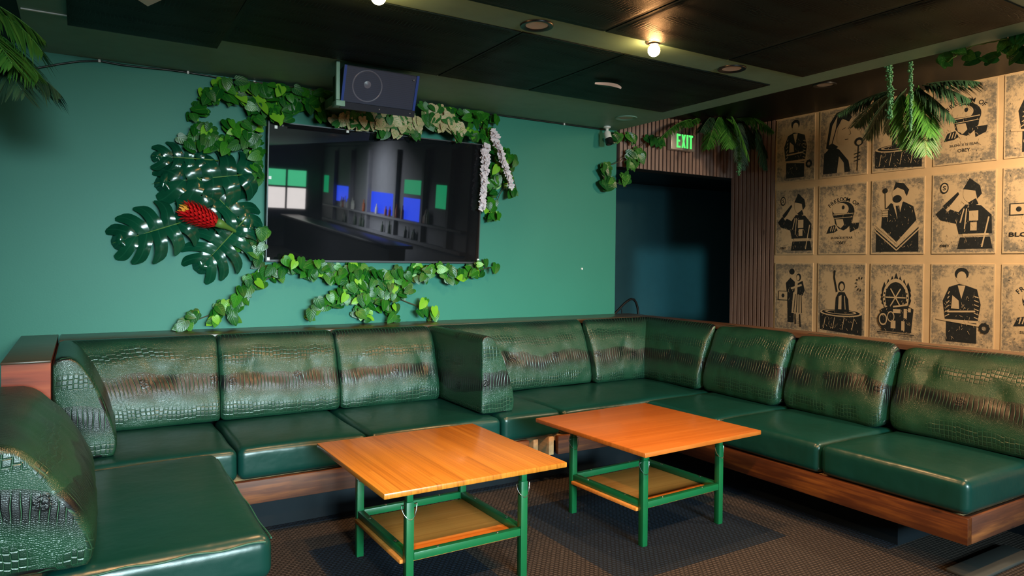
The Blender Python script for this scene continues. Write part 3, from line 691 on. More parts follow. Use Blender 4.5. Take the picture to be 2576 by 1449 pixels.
# hall handrail
q = MB(); y_ = 5.75
P = [W(*p, 'y', y_) for p in ((1520, 812), (1540, 795), (1556, 779), (1570, 764), (1580, 756), (1588, 752), (1595, 754), (1600, 761), (1604, 775), (1606, 795), (1607, 830))]
q.tube(P, .013, 10); P2 = [W(1564, 777, 'y', y_), W(1566, 820, 'y', y_)]; q.tube(P2, .007, 8)
Pz = P[-1]; q.tube([Pz, (Pz.x, Pz.y, .0)], .013, 10); q.tube([P2[1], (P2[1].x, P2[1].y, .0)], .007, 8)
tag(q.build('handrail', 'black', angle=60), 'black tubular handrail loop inside the dark doorway', 'handrail')

# ------------------------------------------------------------------ posters
t = NT('poster_paper'); g = t.coord('Generated'); v = t.coord()
sx = t.n('SeparateXYZ'); t.set(sx.inputs[0], g)
rnd = t.n('ObjectInfo').outputs['Random']
ofs = t.n('CombineXYZ', {0: t.math('MULTIPLY', rnd, 31.), 1: t.math('MULTIPLY', rnd, 17.), 2: 0.}).outputs[0]
va = t.n('VectorMath', operation='ADD'); t.set(va.inputs[0], v); t.set(va.inputs[1], ofs); va = va.outputs[0]
ed = t.math('MINIMUM', t.math('MINIMUM', sx.outputs[1], t.math('SUBTRACT', 1., sx.outputs[1])), t.math('MINIMUM', sx.outputs[2], t.math('SUBTRACT', 1., sx.outputs[2])))
n1 = t.noise(va, 7, 5, .65); n2 = t.noise(va, 42, 5, .75); n3 = t.noise(t.mapping(va, (1, 3, 3)), 14, 2)
inner = t.mr(ed, .0, .40, .16, -.10)
f = t.math('ADD', t.math('ADD', t.math('MULTIPLY', n1, .6), t.math('MULTIPLY', n2, .62)), t.math('SUBTRACT', inner, .08))
blot = t.mr(f, .545, .76)
rag = t.mr(t.math('ADD', ed, t.math('MULTIPLY', t.math('SUBTRACT', n2, .5), .07)), .012, .03)
c = t.mix(t.math('MULTIPLY', t.math('MULTIPLY', blot, rag), .86), (.54, .40, .245), t.mix(n3, (.055, .062, .064), (.20, .18, .15)))
t.B(Base_Color=c, Roughness=.75, Normal=t.bump(n2, .1, .002)); MT['paper'] = t.m
t = NT('black_ink'); v = t.coord()
t.B(Base_Color=t.mix(t.mr(t.noise(v, 60, 4, .7), .55, .75), (.012, .014, .016), (.06, .06, .055)), Roughness=.6); MT['ink'] = t.m
MT['knock'] = plain('bare_paper', (.52, .385, .235), .75)
class Art:
    """flat generic stencil shapes on a poster, unit coordinates x right, y up"""
    def __init__(s, y1, z0, w, h): s.y1, s.z0, s.w, s.h, s.k = y1, z0, w, h, 0; s.q = MB(); s.hold = None
    def P(s, x, y): return (XP-.0014-.00014*s.k, s.y1-x*s.w, s.z0+y*s.h)
    def poly(s, pts, ink=True):
        if s.hold is None: s.k += 1
        else: s.k = s.hold+(0 if ink else 1)
        bm = bmesh.new(); vs = [bm.verts.new((x, y, 0)) for x, y in pts]
        f = bm.faces.new(vs); r_ = bmesh.ops.triangulate(bm, faces=[f]); bm.verts.index_update()
        s.q.add([s.P(v.co.x, v.co.y) for v in bm.verts], [[v.index for v in f.verts] for f in bm.faces], None, 0 if ink else 1); bm.free()
    def ell(s, cx, cy, rx, ry, ink=True, a0=0, a1=2*PI, n=24, rot=0):
        pts = []
        for i in range(n if a1-a0 > 6.2 else n+1):
            a = a0+(a1-a0)*i/n; x, y = rx*math.cos(a), ry*math.sin(a)*s.h/s.w
            pts.append((cx+x*math.cos(rot)-y*math.sin(rot), cy+(x*math.sin(rot)+y*math.cos(rot))*s.w/s.h))
        s.poly(pts, ink)
    def line(s, pts, w=.012, ink=True):
        for (x0, y0), (x1, y1) in zip(pts, pts[1:]):
            dx, dy = x1-x0, (y1-y0)*s.h/s.w; L = math.hypot(dx, dy) or 1; nx, ny = -dy/L*w/2, dx/L*w/2*s.w/s.h
            s.poly([(x0+nx, y0+ny), (x0-nx, y0-ny), (x1-nx, y1-ny), (x1+nx, y1+ny)], ink)
    def text(s, body, cx, cy, w, hh=None, ink=True):
        s.k += 1; V, Fs, tw, th_ = text2d(body); sc_ = w/tw; sy = (hh/th_) if hh else sc_*s.w/s.h
        s.q.add([s.P(cx+a*sc_, cy+b*sy) for a, b in V], Fs, None, 0 if ink else 1)
    def arc(s, body, cx, cy, r, size, a0, a1):
        n = len(body)
        for i, ch in enumerate(body):
            if ch == ' ': continue
            a = a0+(a1-a0)*i/(n-1); V, Fs, tw, th_ = text2d(ch); k = size/max(th_, .3); ro = a-PI/2
            s.q.add([s.P(cx+r*math.cos(a)+(x*math.cos(ro)-y*math.sin(ro))*k, cy+(r*math.sin(a)+(x*math.sin(ro)+y*math.cos(ro))*k)*s.w/s.h) for x, y in V], Fs, None, 0)
def grime(a, n, seed):
    rs = random.Random(seed)
    for _ in range(n):      # loose brush marks and stencil overspray round the border
        x, y = rs.random(), rs.random(); e = min(x, 1-x, y, 1-y)
        if e > .16 or e < .02: continue
        L_, an = rs.uniform(.01, .035), rs.uniform(0, PI); x2, y2 = x+L_*math.cos(an), y+L_*math.sin(an)*.7
        if not (.015 < x2 < .985 and .015 < y2 < .985): continue
        a.line([(x, y), ((x+x2)/2+rs.uniform(-.01, .01), (y+y2)/2+rs.uniform(-.01, .01)), (x2, y2)], rs.uniform(.003, .008), rs.random() < .6)
def wear(a, n, seed, box=(.2, .08, .8, .7)):
    rs = random.Random(seed)
    for _ in range(n):      # scratches scraped through the printed black
        x, y = rs.uniform(box[0], box[2]), rs.uniform(box[1], box[3]); an = rs.choice((.9, 1.3, 2.1, 2.5))+rs.uniform(-.3, .3); L_ = rs.uniform(.02, .08)
        a.line([(x, y), (x+L_*math.cos(an)*.6, y+L_*math.sin(an)*.6)], rs.uniform(.003, .007), False)
def bust(a, cx=.5, s=1., y=0., cap=False):
    a.poly([(cx-.34*s, y+.05), (cx-.36*s, y+.30*s), (cx-.22*s, y+.42*s), (cx+.22*s, y+.42*s), (cx+.36*s, y+.30*s), (cx+.34*s, y+.05)])
    a.ell(cx, y+.58*s, .13*s, .155*s, False); a.poly([(cx-.06*s, y+.46*s), (cx+.06*s, y+.46*s), (cx+.02, y+.36*s), (cx-.02, y+.36*s)], False)
def art_standing(a, rod=True):
    a.poly([(.26, .06), (.26, .30), (.74, .30), (.74, .06)])
    a.poly([(.24, .33), (.20, .55), (.30, .72), (.46, .76), (.58, .74), (.74, .70), (.80, .52), (.76, .33)])
    a.ell(.50, .86, .10, .10, False); a.ell(.50, .88, .11, .075); a.ell(.5, .84, .075, .07, False)
    a.poly([(.44, .74), (.56, .74), (.50, .58)], False)
    for k in range(6): a.line([(.24+.01*k, .36+.055*k), (.31, .39+.055*k)], .014, False); a.line([(.70, .37+.05*k), (.77, .35+.05*k)], .014, False)
    a.line([(.28, .42), (.72, .44)], .03, False); a.poly([(.34, .46), (.36, .62), (.46, .56), (.47, .46)], False)
    if rod:
        a.line([(.10, .33), (.82, .27)], .032, False)
        for k in range(9): a.ell(.86+.06*math.cos(k*.7), .25+.045*math.sin(k*.7), .026, .02, rot=k*.7)
def art_capped(a, words=True):
    if words:
        a.arc('FREEDOM OF', .52, .48, .41, .075, math.radians(133), math.radians(45))
        a.text('SILENCE IS FEAR', .5, .235, .46, .03); a.text('OBEY', .5, .165, .20, .045)
    a.ell(.53, .60, .23, .15); a.ell(.47, .64, .17, .09, False); a.poly([(.33, .58), (.74, .58), (.72, .46), (.66, .40), (.60, .36), (.54, .34), (.44, .37), (.36, .44)])
    a.poly([(.37, .50), (.52, .50), (.55, .42), (.48, .37), (.40, .41)], False); a.line([(.32, .565), (.74, .575)], .016, False); a.line([(.34, .515), (.72, .525)], .012, False)
    a.poly([(.18, .30), (.24, .40), (.36, .42), (.42, .34), (.34, .31)]); a.poly([(.66, .44), (.86, .44), (.84, .36), (.68, .31)])
    for k in range(3): a.line([(.26+.045*k, .33), (.29+.045*k, .40)], .016, False)
    a.ell(.53, .665, .028, .028)
def art_salute(a, words=True):
    a.poly([(.42, .06), (.46, .20), (.92, .20), (.96, .06)]); a.poly([(.44, .24), (.40, .36), (.44, .52), (.54, .60), (.78, .58), (.94, .46), (.95, .24)])
    a.poly([(.06, .50), (.14, .42), (.44, .36), (.46, .50), (.30, .55), (.26, .52), (.18, .58)])
    a.poly([(.18, .60), (.30, .68), (.42, .76), (.44, .73), (.30, .60), (.22, .55)]); a.ell(.62, .73, .12, .11, False)
    a.poly([(.50, .79), (.60, .92), (.76, .82), (.79, .72), (.72, .66), (.69, .76)]); a.poly([(.58, .62), (.70, .67), (.74, .60), (.64, .57)])
    a.poly([(.60, .40), (.60, .52), (.74, .52), (.74, .40)], False); a.line([(.52, .55), (.46, .38)], .02, False); a.line([(.56, .55), (.53, .30)], .018, False); a.line([(.90, .44), (.80, .08)], .022, False)
    a.poly([(.62, .28), (.62, .38), (.72, .38), (.72, .28)], False); a.line([(.50, .23), (.90, .23)], .035, False)
    a.ell(.20, .82, .07, .07); a.ell(.20, .82, .052, .052, False); a.text('S', .20, .82, .055, .055)
    if words: a.text('OBEY', .22, .10, .16, .032)
def art_chevron(a):
    a.poly([(.10, .03), (.10, .36), (.50, .10), (.90, .36), (.90, .03)])
    a.poly([(.20, .36), (.22, .56), (.38, .68), (.50, .64), (.62, .69), (.80, .62), (.86, .44), (.50, .16)]); a.poly([(.42, .66), (.52, .44), (.60, .68)], False); a.poly([(.47, .64), (.54, .64), (.57, .48), (.52, .42)])
    a.ell(.52, .80, .12, .115, False); a.poly([(.42, .84), (.47, .95), (.62, .93), (.72, .84), (.68, .76), (.62, .84), (.50, .88)]); a.ell(.50, .73, .085, .05)
    for k in range(3): a.line([(.08, .40-.045*k), (.50, .14-.045*k), (.92, .42-.045*k)], .022, False)
    a.line([(.27, .82), (.28, .60)], .012); a.ell(.27, .85, .05, .035); a.poly([(.22, .50), (.22, .60), (.33, .60), (.33, .50)], False)
    for k in range(3): a.line([(.22, .52+.03*k), (.33, .52+.03*k)], .009)
def art_basin(a):
    a.poly([(.06, .06), (.06, .30), (.94, .30), (.94, .02)]); a.ell(.5, .31, .44, .055, False); a.ell(.5, .315, .40, .042); a.ell(.5, .32, .33, .03, False); a.ell(.5, .32, .28, .022)
    a.poly([(.38, .32), (.40, .52), (.46, .60), (.58, .60), (.66, .50), (.68, .33)]); a.poly([(.45, .36), (.46, .54), (.52, .56), (.52, .36)], False); a.line([(.60, .36), (.58, .55)], .016, False)
    a.ell(.52, .68, .07, .07); a.ell(.52, .67, .045, .05, False); a.line([(.42, .60), (.36, .80), (.37, .90)], .035)
    for k in range(4): a.line([(.14+.2*k, .08), (.18+.2*k, .24)], .012, False)
    for k in range(7): a.line([(.90+.07*math.cos(1.2+k*.6), .72+.07*math.sin(1.2+k*.6)), (.90+.10*math.cos(1.2+k*.6), .72+.10*math.sin(1.2+k*.6))], .02)
def art_portrait(a):
    a.poly([(.08, .06), (.10, .36), (.26, .46), (.42, .40), (.62, .22), (.66, .06)]); a.poly([(.38, .06), (.42, .30), (.52, .20), (.54, .06)], False)
    a.poly([(.14, .44), (.22, .80), (.36, .94), (.56, .96), (.68, .84), (.62, .78), (.48, .84), (.36, .70), (.28, .50), (.40, .44), (.30, .38)]); a.poly([(.20, .48), (.27, .76), (.38, .89), (.34, .70), (.26, .50)], False)
    a.poly([(.36, .54), (.40, .72), (.50, .83), (.62, .78), (.66, .64), (.62, .50), (.52, .44), (.42, .46)], False)
    a.line([(.48, .68), (.55, .70)], .012); a.line([(.60, .68), (.65, .70)], .012); a.line([(.54, .53), (.61, .53)], .012); a.line([(.64, .66), (.66, .60), (.62, .59)], .008)
    a.line([(.80, .06), (.82, .42)], .02); a.ell(.83, .47, .09, .06); a.ell(.83, .46, .05, .035, False)
    for k in range(3): a.line([(.74, .20+.05*k), (.86, .22+.05*k)], .02)
def art_couple(a):
    a.poly([(.36, .12), (.34, .50), (.30, .70), (.42, .78), (.54, .72), (.52, .12)]); a.ell(.46, .84, .065, .06, False); a.ell(.46, .87, .07, .045)
    a.poly([(.46, .26), (.50, .56), (.66, .64), (.74, .58), (.78, .26)], False); a.poly([(.60, .54), (.62, .70), (.74, .74), (.80, .60), (.74, .52)]); a.ell(.64, .79, .06, .055); a.ell(.62, .78, .04, .04, False)
    for k in range(4): a.line([(.52+.07*k, .27), (.56+.05*k, .54)], .018)
    a.line([(.44, .62), (.72, .68)], .045, False); a.line([(.56, .25), (.57, .10)], .03); a.line([(.68, .25), (.70, .06)], .03)
    a.poly([(.10, .44), (.10, .58), (.36, .58), (.36, .44)]); a.poly([(.115, .45), (.115, .57), (.345, .57), (.345, .45)], False); a.ell(.23, .51, .04, .03)
def art_gear(a):
    for k in range(7):
        x = .28+.075*k; hgt = .70+.18*(1-abs(k-3)/4.5); a.poly([(x-.05, .64), (x-.045, hgt-.09), (x+.0, hgt), (x+.05, hgt-.1), (x+.05, .64)])
    n = 22; a.poly([(.5+(.27+.022*(k % 2))*math.cos(2*PI*k/(2*n)*1.0), .56+(.27+.022*(k % 2))*math.sin(2*PI*k/(2*n))*a.w/a.h) for k in range(2*n)]); a.ell(.5, .56, .245, .245, False); a.ell(.5, .56, .20, .20)
    for k in range(18): a.ell(.5+.222*math.cos(k*PI/9), .56+.222*math.sin(k*PI/9)*a.w/a.h, .012, .012)
    for k in range(6): a.line([(.5, .56), (.5+.19*math.cos(k*PI/3), .56+.19*math.sin(k*PI/3)*a.w/a.h)], .022, False)
    a.poly([(.24, .12), (.22, .40), (.44, .46), (.72, .46), (.84, .42), (.80, .12)])
    for (x, y, w_, h_) in ((.46, .36, .14, .05), (.66, .30, .06, .12), (.42, .16, .09, .10), (.62, .14, .06, .12), (.74, .38, .05, .05)): a.poly([(x, y), (x+w_, y), (x+w_, y+h_), (x, y+h_)], False)
    a.ell(.27, .27, .10, .10); a.ell(.27, .27, .08, .08, False); a.ell(.27, .27, .06, .06); a.ell(.42, .31, .07, .07, False); a.ell(.42, .31, .055, .055)
    a.line([(.16, .10), (.86, .09)], .014); a.line([(.46, .44), (.72, .47)], .03, False)
COLS = [(4.412, 4.005), (3.955, 3.504), (3.462, 3.026), (2.968, 2.520), (2.476, 2.03), (1.985, 1.54)]
ROWS = [(2.182, 2.782), (1.505, 2.118), (.800, 1.428)]
ARTS = [[(art_standing, 'figure in a dark coat holding a rod'), (art_portrait, 'woman in a headscarf holding a flower'), (art_basin, 'dark basin partly hidden by palm fronds'), (art_capped, 'capped face under an arc of lettering'), (art_standing, 'dark coated figure cut by the right edge')],
        [(art_salute, 'a saluting capped figure beside the slats'), (art_capped, 'capped face under FREEDOM OF lettering'), (art_chevron, 'figure behind pale chevron stripes'), (art_salute, 'capped figure with raised arm and round emblem'), (art_couple, 'case and dark lettering cut by the right edge')],
        [(art_couple, 'couple embracing beside a case'), (art_basin, 'statue shape rising from a dark basin'), (art_gear, 'gear wheel with flames over an engine'), (art_standing, 'dark coated figure holding a long rod'), (art_capped, 'capped face cut by the right edge, bottom')]]
RN = ['top row', 'middle row', 'bottom row']
for r_, (z0, z1) in enumerate(ROWS):
    for c_ in range(5):
        y1, y0 = COLS[c_]; fn, what = ARTS[r_][c_]
        q = MB(); q.box(XP-.0012, XP+.0035, y0, y1, z0, z1)
        p = q.build('poster', 'paper', angle=0)
        tag(p, 'black and tan poster of '+what+', '+RN[r_], 'poster', 'posters pasted on the tan wall')
        a = Art(y1, z0, y1-y0, z1-z0); a.hold = 1; grime(a, 150, r_*7+c_); a.hold = None; a.k = 3; fn(a); a.hold = a.k+1
        if fn is not art_portrait: wear(a, 46, 50+r_*7+c_, (.1, .05, .9, .32) if fn is art_basin else (.22, .08, .8, .62))
        a.hold = None
        if r_ == 1 and c_ == 4: a.text('BLOOD', .35, .22, .5, .05)
        a.q.build('printed_figure', ['ink', 'knock'], p, angle=0)

# ------------------------------------------------------------------ foliage
LW = [.42, .86, 1., .97, .86, .68, .44, .19, .02]; LT = [0, .07, .19, .34, .5, .66, .81, .93, 1.]
def leaf(q, base, tip, nrm, L, wid=.42, fold=.18, curl=.12, heart=.14):
    T_ = tip.normalized(); S_ = T_.cross(nrm).normalized(); N_ = S_.cross(T_)
    V = []; uv = []; us = (-1, -.55, 0, .55, 1)
    for w_, t_ in zip(LW, LT):
        for u in us:
            y = t_-heart*abs(u)*(1-t_)**3
            V.append(base+T_*(y*L)+S_*(u*w_*wid*L)+N_*((abs(u)*fold*w_*wid - curl*t_*t_ - .10*abs(u)**2*w_*wid)*L)); uv.append((u, t_))
    q.add(V, [(i*5+j, i*5+j+1, (i+1)*5+j+1, (i+1)*5+j) for i in range(8) for j in range(4)], uv)
def rdir(spread):
    a = random.gauss(0, spread); return Vector((math.sin(a), 0, -math.cos(a)))
def garland(name, clusters, vines, label, mat, cat='garland', plane=('y', Yw), out=(.02, .13), size=(.052, .092), vmat='vine', wid=.42, spread=.8, group='wall garlands of artificial leaves', zmax=Zc-.01, dens=2.2):
    o = None; q = MB(); ax, val = plane; nv = Vector((0, -1, 0)) if ax == 'y' else Vector((-1, 0, 0))
    sg = 1
    for (cx, cy, rx, ry, n) in clusters:
        for _ in range(int(n*dens+.5)):
            a = U(0, 2*PI); rr = math.sqrt(R()); px_, py_ = cx+rx*rr*math.cos(a), cy+ry*rr*math.sin(a)
            tvz = ax == 'y' and 655 < px_ < 1215 and 295 < py_ < 668
            p = W(px_, py_, ax, val-(U(.15, .21) if tvz else U(*out)))
            T_ = rdir(spread)
            if ax == 'x': T_ = Vector((0, -T_.x, T_.z))
            T_ = T_+nv*U(.0, .5); N_ = (nv+Vector((U(-.5, .5), U(-.2, .2), U(-.15, .55)))).normalized()
            L = U(*size); b_ = p-T_.normalized()*L*.5
            if b_.z > zmax-.03: b_.z = zmax-.03
            d_ = L*wid
            lim = (val-.012)-max(0, 0)
            k = 'xyz'.index(ax)
            if b_[k] > lim-.012: b_[k] = lim-.012
            leaf(q, b_, T_, N_, L, wid)
    # keep every leaf off the wall behind it and below the ceiling
    k = 'xyz'.index(ax); q.v = [tuple((min(c_, val-.003) if i == k else (min(c_, zmax) if i == 2 else c_)) for i, c_ in enumerate(v_)) for v_ in q.v]
    xs_, ys_, zs_ = zip(*q.v)
    o = empty(name, ((min(xs_)+max(xs_))/2, (min(ys_)+max(ys_))/2, min(zs_)), label, cat, group)
    q.build('foliage', mat, o, angle=180)
    q = MB()
    for P in vines:
        pts = []
        for (a0, b0), (a1, b1) in zip(P, P[1:]):
            for i in range(4): pts.append((a0+(a1-a0)*i/4+U(-2, 2), b0+(b1-b0)*i/4+U(-2, 2)))
        pts.append(P[-1]); pp = [W(a, b, ax, val-.03-.012*math.sin(i*1.1)) for i, (a, b) in enumerate(pts)]
        for p in pp: p.z = min(p.z, zmax-.01)
        q.tube(pp, .0035, 5)
    q.build('vine', vmat, o, angle=180)
    return o
garland('ivy_garland', [(625, 195, 25, 18, 6), (700, 197, 40, 18, 10), (770, 203, 35, 18, 9), (815, 228, 22, 22, 7), (562, 222, 22, 16, 5), (525, 245, 28, 14, 6), (506, 275, 14, 15, 3), (483, 296, 8, 6, 2), (600, 247, 30, 18, 7), (652, 228, 30, 22, 8), (712, 240, 40, 25, 12), (770, 255, 40, 25, 12), (815, 280, 28, 24, 8), (655, 272, 30, 18, 8), (715, 288, 40, 16, 9), (600, 325, 30, 14, 6), (640, 312, 24, 18, 7), (622, 348, 26, 18, 7), (640, 372, 20, 22, 6), (587, 322, 16, 12, 3), (637, 405, 18, 22, 5), (645, 440, 14, 18, 4), (510, 335, 30, 18, 7), (530, 362, 38, 18, 9), (478, 362, 18, 16, 3), (570, 372, 22, 16, 5)],
        [[(485, 296), (520, 255), (570, 235), (650, 240), (740, 250), (830, 260)], [(620, 200), (700, 210), (800, 225)], [(660, 270), (640, 330), (640, 400), (650, 460)], [(600, 335), (540, 350), (480, 365)]],
        'glossy green ivy garland at the upper left of the television', 'pothos')
garland('ivy_garland', [(600, 600, 22, 16, 5), (635, 620, 24, 22, 8), (645, 652, 14, 14, 3), (655, 592, 10, 14, 3), (597, 625, 14, 9, 2)], [[(590, 595), (625, 610), (655, 625), (660, 655)]],
        'small ivy tuft at the lower left corner of the television', 'dpothos', size=(.06, .095))
garland('ivy_garland', [(740, 672, 32, 14, 7), (790, 682, 34, 18, 8), (840, 690, 38, 22, 10), (890, 700, 42, 28, 15), (940, 705, 42, 28, 15), (990, 705, 38, 26, 12), (880, 738, 42, 24, 13), (940, 750, 38, 26, 13), (1000, 735, 32, 20, 9), (1050, 690, 34, 18, 8), (1100, 685, 34, 16, 8), (1150, 692, 28, 18, 7), (1190, 685, 22, 14, 4), (1215, 668, 12, 8, 2), (1241, 675, 6, 5, 1), (920, 786, 22, 12, 4), (975, 776, 22, 12, 4), (1066, 776, 14, 16, 3), (1092, 792, 8, 8, 2), (835, 762, 18, 12, 3), (808, 774, 18, 9, 2), (782, 794, 6, 5, 1), (926, 800, 8, 6, 1), (990, 803, 6, 5, 1),
         (695, 690, 20, 20, 6), (660, 706, 16, 18, 5), (625, 715, 20, 14, 5), (615, 745, 16, 14, 4), (590, 772, 22, 18, 7), (562, 777, 16, 12, 3), (546, 795, 12, 10, 2), (536, 808, 12, 7, 2), (495, 795, 14, 6, 2), (478, 817, 9, 5, 2), (456, 823, 6, 4, 2), (591, 804, 4, 4, 1)],
        [[(1240, 672), (1180, 685), (1080, 690), (960, 700), (840, 692), (740, 680), (690, 695), (620, 730), (580, 775), (500, 805), (455, 824)], [(900, 710), (880, 760), (830, 765), (785, 795)], [(960, 710), (1000, 750), (1060, 775), (1095, 790)]],
        'long ivy garland hanging below the television and trailing down to the ledge', 'pothos', zmax=1.60)
garland('caladium_garland', [(900, 292, 50, 10, 7), (990, 298, 50, 10, 7), (868, 300, 32, 12, 9), (920, 312, 38, 12, 10), (980, 316, 38, 14, 10), (1030, 312, 32, 18, 10), (1078, 275, 18, 24, 8), (1100, 300, 28, 20, 10), (1130, 312, 24, 18, 8), (1158, 335, 14, 14, 5), (1050, 335, 22, 10, 5), (1092, 262, 24, 12, 6), (962, 338, 10, 6, 2), (1000, 338, 10, 6, 2)],
        [[(850, 300), (920, 315), (1000, 320), (1060, 300), (1110, 300), (1165, 345)]], 'cream and pink mottled leaf garland between the loudspeaker and the television', 'caladium', size=(.06, .10), wid=.44, out=(.05, .18))
garland('ivy_garland', [(1130, 250, 18, 10, 4), (1152, 270, 24, 16, 7), (1190, 290, 24, 20, 8), (1222, 275, 16, 9, 3), (1250, 290, 8, 6, 2), (1200, 332, 24, 20, 8), (1230, 352, 18, 18, 6), (1262, 390, 22, 20, 7), (1285, 415, 14, 22, 5), (1285, 452, 14, 20, 4), (1250, 440, 18, 24, 6), (1286, 485, 14, 9, 3), (1240, 480, 18, 18, 5), (1236, 520, 18, 18, 5), (1240, 546, 18, 9, 3)],
        [[(1120, 255), (1190, 290), (1225, 345), (1255, 400), (1270, 460), (1245, 520), (1235, 555)], [(1225, 340), (1280, 400), (1300, 480)]], 'green ivy garland draped down the right side of the television', 'pothos')
def strand(pts, plane, r, n, mat, name, label, cat, group, sz):
    q = MB(); ax, val = plane
    for i in range(n):
        t_ = (i+R())/n*(len(pts)-1); k = min(int(t_), len(pts)-2); f = t_-k
        p = W(pts[k][0]+(pts[k+1][0]-pts[k][0])*f, pts[k][1]+(pts[k+1][1]-pts[k][1])*f, ax, val)
        tp = 1-.45*(i/n)
        p += Vector((random.gauss(0, r*.5)*tp, random.gauss(0, r*.5)*tp, random.gauss(0, r*.3)))
        if name == 'flower_strand':
            for _ in range(2): leaf(q, p, Vector((U(-1, 1), U(-1, .1), U(-1, .6))), Vector((U(-.4, .4), -1, U(-.4, .6))), sz*2.1, .5, .3, .3, 0.)
        else: q.sphere(p, sz*U(.7, 1.15), 6, 4)
    P = [W(a, b, ax, val) for a, b in pts]
    q.tube(P, .002, 5)
    return tag(q.build(name, mat, angle=180), label, cat, group)
strand([(1221, 366), (1220, 420), (1217, 470), (1214, 522)], ('y', Yw-.16), .022, 230, 'petalw', 'flower_strand', 'white flower strand hanging straight down by the right edge of the television', 'flower strand', 'white flower strands', .0125)
strand([(1240, 330), (1252, 365), (1268, 410), (1288, 468)], ('y', Yw-.16), .020, 190, 'petalw', 'flower_strand', 'white flower strand slanting outward through the ivy right of the television', 'flower strand', 'white flower strands', .0125)
q = MB()
for (px_, py_) in ((962, 335), (1032, 330), (1102, 322), (1141, 318), (1010, 325), (1078, 300)): q.sphere(W(px_, py_, 'y', Yw-.16), .012, 10, 6)
tag(q.build('berry_sprig', 'berry', angle=180), 'red berries scattered in the cream leaf garland', 'berries', None, 'stuff')
garland('ivy_garland', [(1550, 347, 6, 8, 2), (1585, 330, 12, 8, 4), (1640, 319, 14, 6, 3), (1662, 330, 8, 8, 2), (1600, 396, 18, 12, 7), (1590, 415, 12, 8, 4), (1528, 430, 9, 12, 4), (1532, 462, 13, 10, 6), (1570, 455, 6, 9, 3)],
        [[(1675, 318), (1640, 350), (1600, 372), (1560, 405), (1524, 420), (1520, 455)], [(1524, 420), (1545, 455), (1575, 470)]], 'sparse ivy sprig hanging over the doorway corner, left of the exit sign', 'dpothos', plane=('y', Yw-.03), out=(.01, .06), size=(.07, .11), zmax=2.6)
garland('ivy_garland', [(2411, 125, 5, 5, 1), (2444, 148, 3, 6, 1), (2488, 145, 5, 6, 1), (2535, 122, 10, 10, 2), (2560, 100, 14, 10, 4), (2382, 156, 4, 4, 1), (2555, 140, 14, 10, 2)],
        [[(2380, 158), (2410, 135), (2450, 115), (2500, 105), (2590, 85)]], 'loose pothos vine hanging from the beam at the upper right', 'dpothos', plane=('x', 4.18), out=(.01, .05), size=(.065, .10), zmax=2.78, vmat='stem')

def pearls(px_, y0, y1, plane, r, label, n):
    return strand([(px_, y0), (px_+2, (y0+y1)/2), (px_, y1)], plane, r, n, 'pearl', 'hanging_pearl_plant', label, 'hanging plant', 'strings of pearls plants', .007)
pearls(2238, 163, 300, ('x', 4.16), .020, 'string of pearls plant hanging from the beam, thicker left one', 230)
pearls(2290, 158, 330, ('x', 4.16), .012, 'string of pearls plant hanging from the beam, thinner right one', 190)
pearls(1858, 360, 440, ('y', 4.55), .022, 'string of pearls plant hanging under the corner palm', 170)

def frond(q, base, tip, sag, ll, n=26, wd=.0062, side=None):
    base, tip = Vector(base), Vector(tip); mid = (base+tip)/2+Vector((0, 0, sag))
    pts = [(1-t)**2*base+2*t*(1-t)*mid+t*t*tip for t in [i/n for i in range(n+1)]]
    q.tube(pts[::2], [.004*(1-.7*i/len(pts[::2])) for i in range(len(pts[::2]))], 5)
    for i in range(2, n+1):
        t = i/n; p = pts[i]; d = (pts[i]-pts[i-1]).normalized()
        s = d.cross(side or Vector((0, 0, 1)))
        if s.length < .1: s = d.cross(Vector((0, 1, 0)))
        s.normalize()
        for sg in (-1, 1):
            L = ll*(math.sin(PI*min(1, .12+t*.86))**.6)*U(.85, 1.1)
            dr = (d*.75+s*sg*.85+Vector((U(-.1, .1), U(-.1, .1), -.25+U(-.15, .1)))).normalized()
            nn = dr.cross(d).normalized() if dr.cross(d).length > .05 else Vector((0, -1, 0)); wv = dr.cross(nn).normalized()
            V = []; uv = []
            for k, (f, w_) in enumerate(((0, .3), (.3, 1), (.65, .8), (1, .05))):
                c = p+dr*L*f+Vector((0, 0, -L*.28*f*f))
                V += [c-wv*wd*w_, c+nn*wd*.25*w_, c+wv*wd*w_]; uv += [(-1, f), (0, f), (1, f)]
            q.add(V, [(k*3+j, k*3+j+1, k*3+j+4, k*3+j+3) for k in range(3) for j in (0, 1)], uv)
def palm(spec, label, base, cap, mat2='dpalm'):
    o = empty('hanging_palm', base, label, 'hanging plant', 'artificial palms hanging from the ceiling')
    for (b_, t_, sag, ll, n, dark) in spec:
        q = MB(); frond(q, b_, t_, sag, ll, int(n*1.5)); q.v = [(min(x, cap[0]), min(y, cap[1]), min(z, cap[2])) for x, y, z in q.v]
        q.build('frond', mat2 if dark else 'palm', o, angle=180)
    return o
def py(px_, py_, y): return W(px_, py_, 'y', y)
def pxx(px_, py_, x): return W(px_, py_, 'x', x)
